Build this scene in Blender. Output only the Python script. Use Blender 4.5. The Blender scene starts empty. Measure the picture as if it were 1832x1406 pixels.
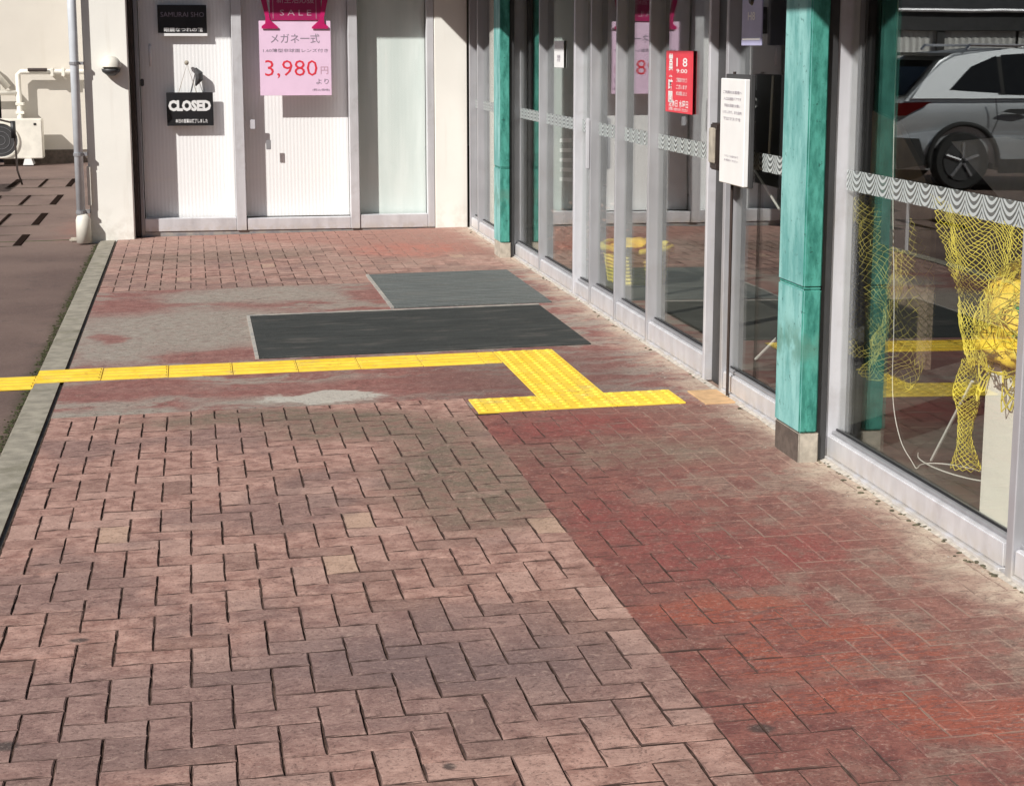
import bpy, bmesh, math, random
from mathutils import Vector, Matrix, noise as mnoise
random.seed(7)
C = bpy.context.scene.collection
SLOPE = 0.0145            # the paving falls gently away from the shop front

# ------------------------------------------------------------------ camera
cd = bpy.data.cameras.new('camera'); cam = bpy.data.objects.new('camera', cd); C.objects.link(cam)
cd.sensor_width = 36; cd.lens = 36*3200/1832; cd.clip_end = 500; cd.clip_start = 0.05
cam.location = (0, 0, 1.57)
cam.rotation_euler = (math.radians(90-10.98), 0, -math.atan(.1764))
bpy.context.scene.camera = cam
# ------------------------------------------------------------------ world, sun
SUN = Vector((1.0, 0.8, -1.0))
w = bpy.data.worlds.new('World'); bpy.context.scene.world = w; w.use_nodes = True
wn = w.node_tree.nodes; bg = wn['Background']
sky = wn.new('ShaderNodeTexSky'); sky.sky_type = 'NISHITA'; sky.sun_disc = False
sky.sun_elevation = math.atan2(1.0, math.hypot(1.0, .8)); sky.sun_rotation = math.radians(231.3)
w.node_tree.links.new(sky.outputs[0], bg.inputs[0]); bg.inputs[1].default_value = 0.05
sl = bpy.data.lights.new('sun', 'SUN'); sl.energy = 5.0; sl.angle = math.radians(0.5); sl.color = (1.0, .965, .91)
so = bpy.data.objects.new('sun', sl); C.objects.link(so); so.rotation_euler = SUN.to_track_quat('-Z', 'Y').to_euler()
so.location = (-20, -16, 20)
vs = bpy.context.scene.view_settings
vs.view_transform = 'Standard'; vs.look = 'None'; vs.gamma = 1; vs.exposure = 0.2; vs.use_curve_mapping = False

# ------------------------------------------------------------------ material helper
class G:
    def __init__(s, name):
        s.m = bpy.data.materials.new(name); s.m.use_nodes = True
        s.t = s.m.node_tree; s.n = s.t.nodes; s.b = s.n['Principled BSDF']; s.out = s.n['Material Output']
        s._pos = None
    def put(s, sock, v):
        if hasattr(v, 'links') or isinstance(v, bpy.types.NodeSocket): s.t.links.new(v, sock)
        elif isinstance(v, (tuple, list)): sock.default_value = tuple(v)+((1,) if len(v) == 3 and len(sock.default_value) == 4 else ())
        else: sock.default_value = v
    def pos(s):
        if s._pos is None: s._pos = s.n.new('ShaderNodeNewGeometry').outputs['Position']
        return s._pos
    def obj(s): return s.n.new('ShaderNodeTexCoord').outputs['Object']
    def rnd(s): return s.n.new('ShaderNodeObjectInfo').outputs['Random']
    def isl(s): return s.n.new('ShaderNodeNewGeometry').outputs['Random Per Island']
    def scale(s, v, sx, sy, sz):
        q = s.n.new('ShaderNodeVectorMath'); q.operation = 'MULTIPLY'; s.put(q.inputs[0], v); q.inputs[1].default_value = (sx, sy, sz); return q.outputs[0]
    def noise(s, v, sc, det=4, rough=.55, dist=0, col=False):
        q = s.n.new('ShaderNodeTexNoise'); s.put(q.inputs['Vector'], v); q.inputs['Scale'].default_value = sc
        q.inputs['Detail'].default_value = det; q.inputs['Roughness'].default_value = rough; q.inputs['Distortion'].default_value = dist
        return q.outputs[1 if col else 0]
    def voro(s, v, sc, feat='F1'):
        q = s.n.new('ShaderNodeTexVoronoi'); q.feature = feat; s.put(q.inputs['Vector'], v); q.inputs['Scale'].default_value = sc; return q.outputs[0]
    def math(s, op, a, b=0, c=0, clamp=False):
        q = s.n.new('ShaderNodeMath'); q.operation = op; q.use_clamp = clamp; s.put(q.inputs[0], a); s.put(q.inputs[1], b); s.put(q.inputs[2], c); return q.outputs[0]
    def ramp(s, v, a, b, lo=0, hi=1):
        q = s.n.new('ShaderNodeMapRange'); q.interpolation_type = 'SMOOTHSTEP'; s.put(q.inputs[0], v)
        for i, k in zip((1, 2, 3, 4), (a, b, lo, hi)): q.inputs[i].default_value = k
        return q.outputs[0]
    def mix(s, f, a, b, mode='MIX'):
        q = s.n.new('ShaderNodeMix'); q.data_type = 'RGBA'; q.blend_type = mode
        s.put(q.inputs[0], f); s.put(q.inputs[6], a); s.put(q.inputs[7], b); return q.outputs[2]
    def sep(s, v):
        q = s.n.new('ShaderNodeSeparateXYZ'); s.put(q.inputs[0], v); return q.outputs
    def warped(s, v, sc, amt):
        nz = s.noise(v, sc, 4, .6, col=True)
        q = s.n.new('ShaderNodeVectorMath'); q.operation = 'MULTIPLY_ADD'; s.put(q.inputs[0], nz); q.inputs[1].default_value = (amt,)*3; s.put(q.inputs[2], v)
        k = s.n.new('ShaderNodeVectorMath'); k.operation = 'SUBTRACT'; s.put(k.inputs[0], q.outputs[0]); k.inputs[1].default_value = (amt*.5,)*3
        return k.outputs[0]
    def blob(s, v, cx, cy, rx, ry, a=1.25, b=.55):
        q = s.n.new('ShaderNodeVectorMath'); q.operation = 'MULTIPLY_ADD'; s.put(q.inputs[0], v)
        q.inputs[1].default_value = (1/rx, 1/ry, 0); q.inputs[2].default_value = (-cx/rx, -cy/ry, 0)
        k = s.n.new('ShaderNodeVectorMath'); k.operation = 'LENGTH'; s.put(k.inputs[0], q.outputs[0])
        return s.ramp(k.outputs['Value'], a, b)
    def bump(s, h, st, d=.01):
        q = s.n.new('ShaderNodeBump'); s.put(q.inputs['Height'], h); q.inputs['Strength'].default_value = st; q.inputs['Distance'].default_value = d
        s.t.links.new(q.outputs[0], s.b.inputs['Normal'])
    def fin(s, col, rough=.7, metal=0, spec=None):
        s.put(s.b.inputs['Base Color'], col); s.put(s.b.inputs['Roughness'], rough); s.put(s.b.inputs['Metallic'], metal)
        if spec is not None: s.b.inputs['Specular IOR Level'].default_value = spec
        return s.m

def simple(name, col, rough=.6, metal=0, var=.12, sc=8, bump=.0, dirt=None):
    g = G(name); p = g.pos(); n = g.noise(p, sc, 5)
    c = g.mix(g.ramp(n, .3, .7), tuple(k*(1-var) for k in col), tuple(min(1, k*(1+var)) for k in col))
    if dirt: c = g.mix(g.math('MULTIPLY', g.ramp(g.noise(g.scale(p, 1, 1, .35), 5, 6, .65), .5, .72), dirt[1]), c, dirt[0])
    if bump: g.bump(g.noise(p, sc*12, 4), bump, .004)
    return g.fin(c, rough, metal)

def ground_tex(kind):
    """paving colours: worn pinkish pavers, a red painted strip by the shop, repairs and stains"""
    g = G(kind+'_paving'); p = g.pos(); wp = g.warped(p, 2.2, .55); w2 = g.warped(p, 9, .16)
    X = g.sep(w2)[0]; Y = g.sep(w2)[1]
    n1 = g.noise(p, 1.3, 5, .6); n2 = g.noise(p, 14, 6, .65); n3 = g.noise(g.scale(p, .7, 2.2, 1), 26, 5, .7); fine = g.noise(p, 120, 3, .6)
    rn = g.rnd() if kind == 'brick' else g.isl()
    # pinkish unpainted pavers
    pink = g.mix(g.ramp(n2, .3, .7), (.25, .132, .108), (.47, .288, .238))
    pink = g.mix(g.ramp(rn, .35, 0, 0, .55), pink, (.175, .108, .09)); pink = g.mix(g.ramp(rn, .7, .95, 0, .45), pink, (.46, .31, .26))
    pink = g.mix(g.ramp(rn, .982, .984, 0, .38), pink, (.50, .36, .24))
    pink = g.mix(g.ramp(n1, .5, .62, 0, .5), pink, (.155, .105, .10))
    pink = g.mix(g.ramp(n3, .58, .8, 0, .55), pink, (.50, .35, .29))
    for b in ((-.1, 4.15, 1.6, .42), (.55, 4.5, .5, .35)):
        pink = g.mix(g.math('MULTIPLY', g.blob(wp, *b), .5), pink, (.165, .115, .112))
    for b in ((.95, 6.35, .38, .8), (.75, 7.3, .5, .35), (.2, 7.6, .6, .2)):
        pink = g.mix(g.math('MULTIPLY', g.blob(wp, *b), g.ramp(n2, .3, .65, .25, .9)), pink, (.135, .112, .08))
    # red painted pavers
    red = g.mix(g.ramp(n2, .32, .68), (.155, .055, .05), (.27, .105, .085))
    red = g.mix(g.math('MULTIPLY', rn, .45), red, (.20, .095, .08))
    grey = g.mix(g.ramp(n3, .3, .7), (.17, .115, .095), (.32, .225, .18))
    gm = g.math('ADD', g.ramp(g.math('ADD', g.noise(p, 3.1, 8, .74), g.math('MULTIPLY', g.math('SUBTRACT', rn, .5), .07)), .495, .595, 0, .6), g.ramp(X, 1.6, 2.4, 0, .45), clamp=True); gm = g.math('MULTIPLY', gm, g.ramp(X, 1.25, 1.65, .25, 1))
    red = g.mix(gm, red, grey)
    for b in ((1.62, 4.25, .36, .25), (1.45, 4.62, .25, .18), (1.85, 3.75, .4, .16), (1.5, 3.9, .3, .10)):
        red = g.mix(g.math('MULTIPLY', g.blob(wp, *b), g.ramp(g.math('ADD', n3, g.math('MULTIPLY', g.math('SUBTRACT', rn, .5), .2)), .47, .54, .05, .8)), red, (.31, .085, .055))
    for b in ((1.6, 5.15, .4, .3), (1.4, 5.6, .2, .35), (1.5, 7.1, .35, .2)):
        red = g.mix(g.math('MULTIPLY', g.blob(wp, *b), g.ramp(n2, .36, .6, .1, .8)), red, (.23, .06, .055))
    red = g.mix(g.math('MULTIPLY', g.blob(wp, 1.6, 6.6, .5, .3), g.ramp(n2, .35, .6, .1, .7)), red, (.19, .145, .11))
    # sand and lime that has collected along the sill
    sand = g.ramp(g.math('ADD', X, g.math('MULTIPLY', g.noise(p, 3.5, 5, .6), .5)), 2.34, 2.60, 0, .9)
    sand = g.math('MULTIPLY', sand, g.ramp(n2, .25, .6, .45, 1))
    red = g.mix(sand, red, (.50, .42, .33))
    edge = g.ramp(g.math('ADD', g.sep(p)[0], g.math('MULTIPLY', g.noise(p, 40, 2), .02)), 1.160, 1.168)
    near = g.mix(edge, pink, red)
    if kind == 'brick':
        Yw = g.sep(wp)[1]; Xw = g.sep(wp)[0]
        fcol = g.mix(g.ramp(g.noise(wp, 2.4, 6, .68), .45, .6, 0, .7), pink, (.33, .22, .18))
        f1 = g.ramp(g.math('ADD', g.math('MULTIPLY', g.math('SUBTRACT', Xw, .9), .9), g.math('SUBTRACT', Yw, 14.25)), -.15, .35)
        fcol = g.mix(g.math('MULTIPLY', f1, g.ramp(n2, .3, .6, .45, 1)), fcol, g.mix(n3, (.26, .10, .082), (.42, .25, .20)))
        fcol = g.mix(g.math('MULTIPLY', g.blob(wp, 1.6, 13.7, .5, .55), g.ramp(n2, .35, .6, .2, .9)), fcol, (.44, .17, .13))
        fcol = g.mix(g.math('MULTIPLY', g.blob(wp, .2, 13.7, .9, .35), .45), fcol, (.15, .12, .09))
        fcol = g.mix(sand, fcol, (.50, .42, .33))
        near = g.mix(g.ramp(g.sep(p)[1], 11.0, 11.2), near, fcol)
        col = near
    else:
        # slab: red paint worn down to grey mortar, streaked across the way
        st = g.noise(g.scale(wp, .55, 1.8, 1), 3.2, 7, .68)
        paint = g.mix(g.ramp(n2, .3, .7), (.19, .075, .068), (.29, .135, .115))
        mort = g.mix(g.ramp(n3, .3, .7), (.23, .195, .165), (.36, .325, .28))
        m = g.ramp(st, .44, .58, 0, .85)
        for b in ((-.1, 10.2, .9, .9), (.35, 11.45, .85, .35), (-.45, 9.6, .3, .6), (.4, 7.95, .45, .16), (-.4, 7.85, .4, .16)):
            m = g.math('MAXIMUM', m, g.math('MULTIPLY', g.blob(wp, *b), g.ramp(n2, .25, .55, .55, 1)))
        for b in ((-.42, 11.2, .3, .45), (.15, 9.25, .4, .18), (1.1, 11.3, .22, .3), (-.35, 8.4, .45, .28), (.75, 8.2, .9, .28), (-.5, 9.9, .12, .25)):
            m = g.math('MULTIPLY', m, g.math('SUBTRACT', 1, g.math('MULTIPLY', g.blob(wp, *b), .9)))
        slab = g.mix(m, paint, mort)
        slab = g.mix(g.math('MULTIPLY', g.blob(g.warped(p, 7, .3), .55, 7.98, .30, .12, 1.1, .8), .9), slab, (.46, .44, .39))
        far = g.math('MULTIPLY', g.blob(wp, 1.55, 13.9, .75, 1.1), .85)
        slab = g.mix(far, slab, (.48, .17, .125))
        dk = g.blob(wp, 1.55, 8.2, .6, .9)
        slab = g.mix(g.math('MULTIPLY', dk, .5), slab, (.12, .065, .06))
        col = g.mix(sand, slab, (.47, .38, .30))
        crack = g.ramp(g.voro(g.warped(p, 3, .5), 1.1, 'DISTANCE_TO_EDGE'), .006, .0)
        col = g.mix(g.math('MULTIPLY', crack, .5), col, (.10, .075, .06))
    # kerb side dirt, gum spots and fine speckle
    for b in ((1.25, 3.76, .035, .03), (.51, 3.69, .016, .02), (-.47, 4.02, .03, .03), (-.35, 4.75, .03, .02)):
        col = g.mix(g.math('MULTIPLY', g.blob(g.warped(p, 20, .01), *b), .8), col, (.045, .04, .038))
    col = g.mix(g.ramp(g.math('MULTIPLY', g.voro(p, 38), 1), .10, .04, 0, .30), col, (.06, .04, .035))
    mid = g.noise(g.scale(wp, 1, 1.7, 1), 42, 5, .7)
    col = g.mix(g.ramp(mid, .54, .68, 0, .34), col, (.54, .39, .32)); col = g.mix(g.ramp(mid, .47, .34, 0, .55), col, (.085, .05, .045))
    col = g.mix(g.ramp(fine, .58, .74, 0, .32), col, (.50, .40, .34))
    col = g.mix(g.ramp(fine, .44, .30, 0, .55), col, (.05, .035, .03))
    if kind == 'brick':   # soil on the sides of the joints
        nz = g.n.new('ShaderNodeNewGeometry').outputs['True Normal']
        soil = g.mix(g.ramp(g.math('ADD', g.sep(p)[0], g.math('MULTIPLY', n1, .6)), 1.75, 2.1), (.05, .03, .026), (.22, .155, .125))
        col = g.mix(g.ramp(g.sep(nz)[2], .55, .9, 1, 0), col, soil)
    h = g.math('ADD', g.math('MULTIPLY', fine, .35), g.math('ADD', n3, n2)); g.bump(h, .55, .004)
    return g.fin(col, .82, 0, .3)

def bed_tex():
    g = G('paving_bed'); p = g.pos(); X = g.sep(g.warped(p, 4, .5))[0]
    c = g.mix(g.ramp(g.noise(p, 30, 4), .3, .7), (.035, .021, .016), (.105, .066, .052))
    c = g.mix(g.ramp(g.math('ADD', X, g.math('MULTIPLY', g.noise(p, 2.2, 4), .6)), 1.62, 1.9, 0, .85), c, (.30, .22, .18))
    return g.fin(c, .95, 0, .1)

M = {}
M['brick'] = ground_tex('brick'); M['slab'] = ground_tex('slab'); M['bed'] = bed_tex()
def cream(name, c):
    g = G(name); p = g.pos(); n = g.noise(p, 1.5, 6)
    k = g.mix(g.ramp(n, .3, .7), tuple(x*.93 for x in c), c)
    k = g.mix(g.ramp(g.noise(g.scale(p, 6, 6, .5), 1.6, 5), .58, .78, 0, .25), k, (.5, .45, .38))
    k = g.mix(g.math('MULTIPLY', g.ramp(g.sep(p)[2], .35, .0), g.ramp(g.noise(p, 9, 5), .4, .65, 0, .35)), k, (.42, .37, .30))
    g.bump(g.noise(p, 140, 3), .25, .003); return g.fin(k, .85)
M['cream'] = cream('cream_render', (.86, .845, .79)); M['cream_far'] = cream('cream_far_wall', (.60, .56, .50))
def alu(name, c, rough=.38, metal=.35, dirt=.35):
    g = G(name); p = g.pos()
    k = g.mix(g.ramp(g.noise(g.scale(p, 1, 1, .15), 12, 5), .3, .7), tuple(x*.86 for x in c), c)
    k = g.mix(g.ramp(g.noise(p, 5, 7, .7), .5, .75, 0, dirt), k, (.36, .33, .32))
    k = g.mix(g.math('MULTIPLY', g.ramp(g.sep(p)[2], .12, .03), g.ramp(g.noise(p, 18, 5), .35, .6, 0, .6)), k, (.55, .50, .43))
    g.bump(g.noise(p, 60, 4), .1, .002); return g.fin(k, g.ramp(g.noise(p, 9, 4), .3, .7, rough-.06, rough+.12), metal)
M['alu'] = alu('anodised_aluminium', (.72, .72, .75)); M['alu_post'] = alu('aluminium_post', (.44, .44, .468), .4, .3); M['alu_dark'] = alu('grey_aluminium', (.36, .36, .38), .4, .4)
M['alu_white'] = alu('white_aluminium', (.62, .62, .66), .42, .15)
def teal(name, a, b, sc):
    g = G(name); p = g.pos(); v = g.scale(p, 1, 1, .3)
    k = g.mix(g.ramp(g.noise(v, sc, 7, .68), .36, .64), a, b)
    k = g.mix(g.ramp(g.noise(v, 5, 5, .6), .5, .68, 0, .45), k, tuple(min(1, x*1.12+.03) for x in b))
    k = g.mix(g.ramp(g.noise(p, 38, 4, .7), .60, .70, 0, .75), k, tuple(x*.35 for x in a))
    k = g.mix(g.math('MULTIPLY', g.ramp(g.math('ABSOLUTE', g.math('SUBTRACT', g.sep(p)[2], .47)), .12, .02), g.ramp(g.noise(p, 14, 4), .35, .6, 0, .65)), k, (.09, .22, .17))
    g.bump(g.noise(p, 45, 5), .35, .004); return g.fin(k, .72)
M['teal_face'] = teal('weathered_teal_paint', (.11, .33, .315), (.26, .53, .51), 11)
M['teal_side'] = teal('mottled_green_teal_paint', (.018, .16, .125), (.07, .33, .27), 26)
M['kerb'] = simple('kerb_concrete', (.28, .255, .205), .9, 0, .22, 12, .4, ((.13, .12, .075), .6))
M['asphalt'] = None
g = G('brown_smooth_paving'); p = g.pos()
k = g.mix(g.ramp(g.noise(p, .9, 5), .35, .65), (.125, .085, .074), (.17, .118, .10))
k = g.mix(g.math('MULTIPLY', g.blob(g.warped(p, 2, .9), -.9, 16.4, .35, 1.2), .4), k, (.24, .11, .09))
k = g.mix(g.ramp(g.noise(p, 70, 4, .7), .54, .70, 0, .55), k, (.25, .19, .17)); k = g.mix(g.ramp(g.noise(p, 6, 7, .75), .52, .70, 0, .5), k, (.075, .06, .055)); k = g.mix(g.ramp(g.noise(p, 110, 3), .42, .3, 0, .6), k, (.05, .04, .036))
Xs = g.math('ADD', g.sep(p)[0], g.math('MULTIPLY', g.noise(p, 5, 6, .7), .16))
k = g.mix(g.ramp(Xs, -.80, -.70, 0, .9), k, (.045, .042, .022))
g.bump(g.noise(p, 160, 3), .5, .004); M['brown'] = g.fin(k, .9, 0, .25)
g = G('yellow_tactile_paint'); p = g.pos()
k = g.mix(g.ramp(g.noise(p, 7, 6, .65), .3, .7), (.80, .53, .035), (.90, .66, .075))
k = g.mix(g.ramp(g.noise(g.warped(p, 12, .1), 22, 6, .7), .55, .68, 0, .6), k, (.50, .30, .035))
k = g.mix(g.ramp(g.noise(p, 5, 8, .78), .53, .66, 0, .55), k, (.52, .38, .15))
g.bump(g.noise(p, 80, 4), .2, .002); M['yellow'] = g.fin(k, .62)
def mat_tex(name, a, b, stripes):
    g = G(name); p = g.pos(); s = g.sep(p)
    k = g.mix(g.ramp(g.noise(g.scale(p, .5, 3, 1), 6, 6, .7), .3, .7), a, b)
    if stripes: k = g.mix(g.math('MULTIPLY', g.ramp(g.math('SINE', g.math('MULTIPLY', s[1], 90)), .2, .8), .5), k, tuple(x*.5 for x in a))
    k = g.mix(g.ramp(g.noise(g.scale(p, .5, 1.6, 1), 5, 8, .75), .5, .68, 0, .45), k, (.16, .145, .13)); k = g.mix(g.math('MULTIPLY', g.ramp(g.math('SINE', g.math('MULTIPLY', s[1], 314)), 0, .9), .35), k, tuple(x*.4 for x in a))
    k = g.mix(g.ramp(g.noise(p, 160, 2), .58, .72, 0, .6), k, tuple(x*2 for x in b))
    g.bump(g.noise(p, 220, 2), .6, .004); return g.fin(k, .95, 0, .1)
M['mat_dark'] = mat_tex('charcoal_mat', (.040, .043, .042), (.060, .064, .062), False)
M['mat_grey'] = mat_tex('grey_ribbed_mat', (.11, .12, .118), (.18, .195, .19), True)
M['sandstone'] = simple('tan_tile', (.50, .32, .17), .8, 0, .15, 20, .3)
M['rubble'] = simple('pale_mortar', (.44, .40, .35), .95, 0, .25, 30, .6)
M['white'] = simple('white_print', (.80, .80, .80), .5, 0, .03)
M['offwhite'] = simple('aged_white_plastic', (.70, .67, .60), .5, 0, .08)
M['black'] = simple('black_print', (.012, .012, .014), .45, 0, .1)
M['dgrey'] = simple('dark_grey_paint', (.045, .045, .047), .5, 0, .15)
M['slot'] = simple('black_bar', (.018, .012, .010), 1, 0, .1); M['slot'].node_tree.nodes['Principled BSDF'].inputs['Specular IOR Level'].default_value = 0
M['brownmetal'] = simple('dark_brown_metal', (.045, .032, .028), .5, .2, .2)
M['stonedark'] = simple('dark_plinth', (.11, .085, .07), .8, 0, .25, 20, .3)
M['stonelight'] = simple('pale_plinth', (.42, .38, .32), .9, 0, .2, 25, .5, ((.2, .17, .13), .5))
M['pink'] = simple('pale_pink_paper', (.80, .58, .76), .6, 0, .03)
M['magenta'] = simple('magenta_paper', (.36, .008, .10), .55, 0, .08)
M['redink'] = simple('red_ink', (.72, .035, .06), .6, 0, .04)
M['greyink'] = simple('grey_ink', (.26, .22, .28), .6, 0, .05)
M['fadedink'] = simple('faded_pink_ink', (.55, .33, .42), .6, 0, .05)
M['redsign'] = simple('red_sign', (.70, .045, .07), .5, 0, .06)
M['lavender'] = simple('lavender_sign', (.42, .42, .62), .5, 0, .06)
M['beige'] = simple('beige_board', (.86, .85, .74), .6, 0, .04, 3, 0, ((.7, .67, .55), .4))
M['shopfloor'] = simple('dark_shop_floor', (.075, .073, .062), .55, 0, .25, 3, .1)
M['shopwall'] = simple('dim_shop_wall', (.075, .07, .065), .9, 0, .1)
M['net'] = simple('yellow_net_cord', (.66, .56, .07), .6, 0, .25, 9)
M['netdull'] = simple('old_olive_net_cord', (.42, .36, .07), .7, 0, .3, 9)
M['green'] = simple('green_rope', (.02, .26, .10), .6, 0, .2)
M['cord'] = simple('pale_cord', (.66, .66, .60), .5, 0, .05)
M['tan'] = simple('tan_cardboard', (.23, .17, .11), .8, 0, .15)
M['silverpaint'] = None
g = G('silver_car_paint'); M['silverpaint'] = g.fin((.52, .545, .57), .33, .4); g.b.inputs['Coat Weight'].default_value = .6
M['darkglass'] = simple('dark_car_glass', (.008, .009, .010), .08, 0, .05)
M['rubber'] = simple('black_rubber', (.018, .018, .018), .8, 0, .2)
M['taillight'] = simple('red_tail_light', (.07, .003, .003), .15, 0, .1)
M['chrome'] = simple('chrome_trim', (.7, .7, .72), .15, .9, .05)
M['dead'] = simple('dried_plant', (.22, .13, .10), .9, 0, .4, 30)
M['moss'] = simple('moss', (.05, .055, .02), .95, 0, .4, 40)
M['grit'] = simple('dark_grit', (.09, .08, .05), .95, 0, .5, 60)
M['corr'] = simple('grey_shutter', (.62, .62, .60), .6, 0, .08)
M['pipe'] = simple('pale_drainpipe', (.56, .59, .63), .45, 0, .08, 8, 0, ((.4, .4, .4), .3))

def blind_tex(name, c, tr):
    g = G(name); p = g.pos(); s = g.sep(p)
    k = g.mix(g.math('MULTIPLY', g.ramp(g.math('SINE', g.math('MULTIPLY', s[0], 210)), -.2, .9), .13), c, tuple(x*.72 for x in c))
    return g.fin(k, .8)
M['blind'] = blind_tex('white_ribbed_blind', (.88, .88, .88), 0)
g = G('mint_film'); M['mint'] = g.fin(g.mix(g.ramp(g.noise(g.scale(g.pos(), 3, 3, .4), 3, 3), .3, .7), (.62, .70, .67), (.70, .77, .74)), .6)
# glass: clear pane, reflection by a Schlick law on both faces
def glass(name, tint, f0=.055, gain=1.0):
    g = G(name); n = g.n; n.remove(g.b)
    geo = n.new('ShaderNodeNewGeometry'); dt = n.new('ShaderNodeVectorMath'); dt.operation = 'DOT_PRODUCT'
    g.t.links.new(geo.outputs['Normal'], dt.inputs[0]); g.t.links.new(geo.outputs['Incoming'], dt.inputs[1])
    c = g.math('ABSOLUTE', dt.outputs['Value']); F = g.math('ADD', f0, g.math('MULTIPLY', (1-f0)*gain, g.math('POWER', g.math('SUBTRACT', 1, c), 4.2)), clamp=True)
    tr = n.new('ShaderNodeBsdfTransparent'); tr.inputs[0].default_value = tint+(1,)
    gl = n.new('ShaderNodeBsdfGlossy'); gl.inputs['Roughness'].default_value = 0.0; gl.inputs[0].default_value = (.97, 1, .99, 1)
    bp = n.new('ShaderNodeBump'); bp.inputs['Strength'].default_value = .02; bp.inputs['Distance'].default_value = .01
    g.t.links.new(g.noise(g.pos(), 2.5, 1), bp.inputs['Height']); g.t.links.new(bp.outputs[0], gl.inputs['Normal'])
    mx = n.new('ShaderNodeMixShader'); g.t.links.new(F, mx.inputs[0]); g.t.links.new(tr.outputs[0], mx.inputs[1]); g.t.links.new(gl.outputs[0], mx.inputs[2])
    g.t.links.new(mx.outputs[0], g.out.inputs[0]); return g.m
M['glass'] = glass('shop_glass', (.965, .97, .965)); M['glass_door'] = glass('door_glass', (1, 1, 1), .01, .4)
# printed wave band on the shop glass (white print, clear between the waves)
def band():
    g = G('printed_wave_band'); n = g.n; s = g.sep(g.pos())
    u = g.math('MULTIPLY', s[1], math.pi/.125)
    tri = g.math('ABSOLUTE', g.math('SINE', u)); alt = g.math('SUBTRACT', g.math('MULTIPLY', g.math('POWER', tri, .8), .052), 0)
    v = g.math('MULTIPLY', g.math('ADD', s[2], alt), 2*math.pi/.0235)
    st = g.ramp(g.math('SINE', v), -.15, .25)
    e = g.ramp(g.math('ABSOLUTE', g.math('SUBTRACT', s[2], 1.0875)), .0375, .0385)
    m = g.math('MAXIMUM', st, 0)
    m = g.math('MAXIMUM', g.math('MULTIPLY', m, g.math('SUBTRACT', 1, e)), 0)
    m = g.math('MAXIMUM', g.math('MULTIPLY', m, .92), .12)
    tr = n.new('ShaderNodeBsdfTransparent'); mx = n.new('ShaderNodeMixShader')
    g.put(g.b.inputs['Base Color'], (.50, .54, .54)); g.b.inputs['Roughness'].default_value = .5
    g.t.links.new(m, mx.inputs[0]); g.t.links.new(tr.outputs[0], mx.inputs[1]); g.t.links.new(g.b.outputs[0], mx.inputs[2])
    g.t.links.new(mx.outputs[0], g.out.inputs[0]); return g.m
M['band'] = band()

# ------------------------------------------------------------------ mesh helpers
def BM(): return bmesh.new()
def box(bm, x0, x1, y0, y1, z0, z1, mi=None):
    vs_ = [bm.verts.new((x, y, z)) for z in (z0, z1) for y in (y0, y1) for x in (x0, x1)]
    fs = []
    for f in ((0, 2, 3, 1), (4, 5, 7, 6), (0, 1, 5, 4), (2, 6, 7, 3), (0, 4, 6, 2), (1, 3, 7, 5)):
        fs.append(bm.faces.new([vs_[i] for i in f]))
    return fs
def bbox(x0, x1, y0, y1, z0, z1, bev=.003, seg=2):
    bm = BM(); box(bm, x0, x1, y0, y1, z0, z1)
    bev = min(bev, .45*min(abs(x1-x0), abs(y1-y0), abs(z1-z0)))
    bmesh.ops.bevel(bm, geom=bm.edges[:], offset=bev, segments=seg, affect='EDGES'); return bm
def tube(bm, pts, r, n=8, cap=True, closed=False):
    pts = [Vector(q) for q in pts]; rings = []
    prev = None
    for i, q in enumerate(pts):
        a = pts[i-1] if i else (pts[-1] if closed else q); b = pts[i+1] if i < len(pts)-1 else (pts[0] if closed else q)
        t = (b-a).normalized() if (b-a).length > 1e-9 else Vector((0, 0, 1))
        if prev is None:
            up = Vector((0, 0, 1)) if abs(t.z) < .9 else Vector((1, 0, 0)); s = t.cross(up).normalized()
        else: s = (prev-t*prev.dot(t)).normalized()
        prev = s; v = t.cross(s); rr = r[i] if isinstance(r, (list, tuple)) else r
        rings.append([bm.verts.new(q+(s*math.cos(2*math.pi*k/n)+v*math.sin(2*math.pi*k/n))*rr) for k in range(n)])
    m = len(rings)
    for i in range(m if closed else m-1):
        A, B = rings[i], rings[(i+1) % m]
        for k in range(n): bm.faces.new((A[k], A[(k+1) % n], B[(k+1) % n], B[k]))
    if cap and not closed:
        bm.faces.new(rings[0][::-1]); bm.faces.new(rings[-1])
    return bm
def smooth(pts, n=4):
    P = [Vector(q) for q in pts]; P = [P[0]]+P+[P[-1]]; out = []
    for i in range(1, len(P)-2):
        a, b, c, d = P[i-1:i+3]
        for k in range(n):
            t = k/n; out.append(.5*((2*b)+(c-a)*t+(2*a-5*b+4*c-d)*t*t+(3*b-a-3*c+d)*t**3))
    return out+[P[-1]]
def prism(bm, poly, y0, y1, axis='y'):
    """poly of (a,b): axis y -> (a, y, b); axis x -> (x, a, b); axis z -> (a, b, z)"""
    f = {'y': lambda a, b, t: (a, t, b), 'x': lambda a, b, t: (t, a, b), 'z': lambda a, b, t: (a, b, t)}[axis]
    A = [bm.verts.new(f(a, b, y0)) for a, b in poly]; B = [bm.verts.new(f(a, b, y1)) for a, b in poly]
    n = len(poly); bm.faces.new(A); bm.faces.new(B[::-1])
    for i in range(n): bm.faces.new((A[i], B[i], B[(i+1) % n], A[(i+1) % n]))
    bmesh.ops.recalc_face_normals(bm, faces=bm.faces[:]); return bm
def finish(name, bm, mat, smooth=False):
    bmesh.ops.recalc_face_normals(bm, faces=bm.faces[:])
    me = bpy.data.meshes.new(name); bm.to_mesh(me); bm.free()
    for m in (mat if isinstance(mat, list) else [mat]): me.materials.append(m)
    if smooth:
        for q in me.polygons: q.use_smooth = True
    return me
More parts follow.
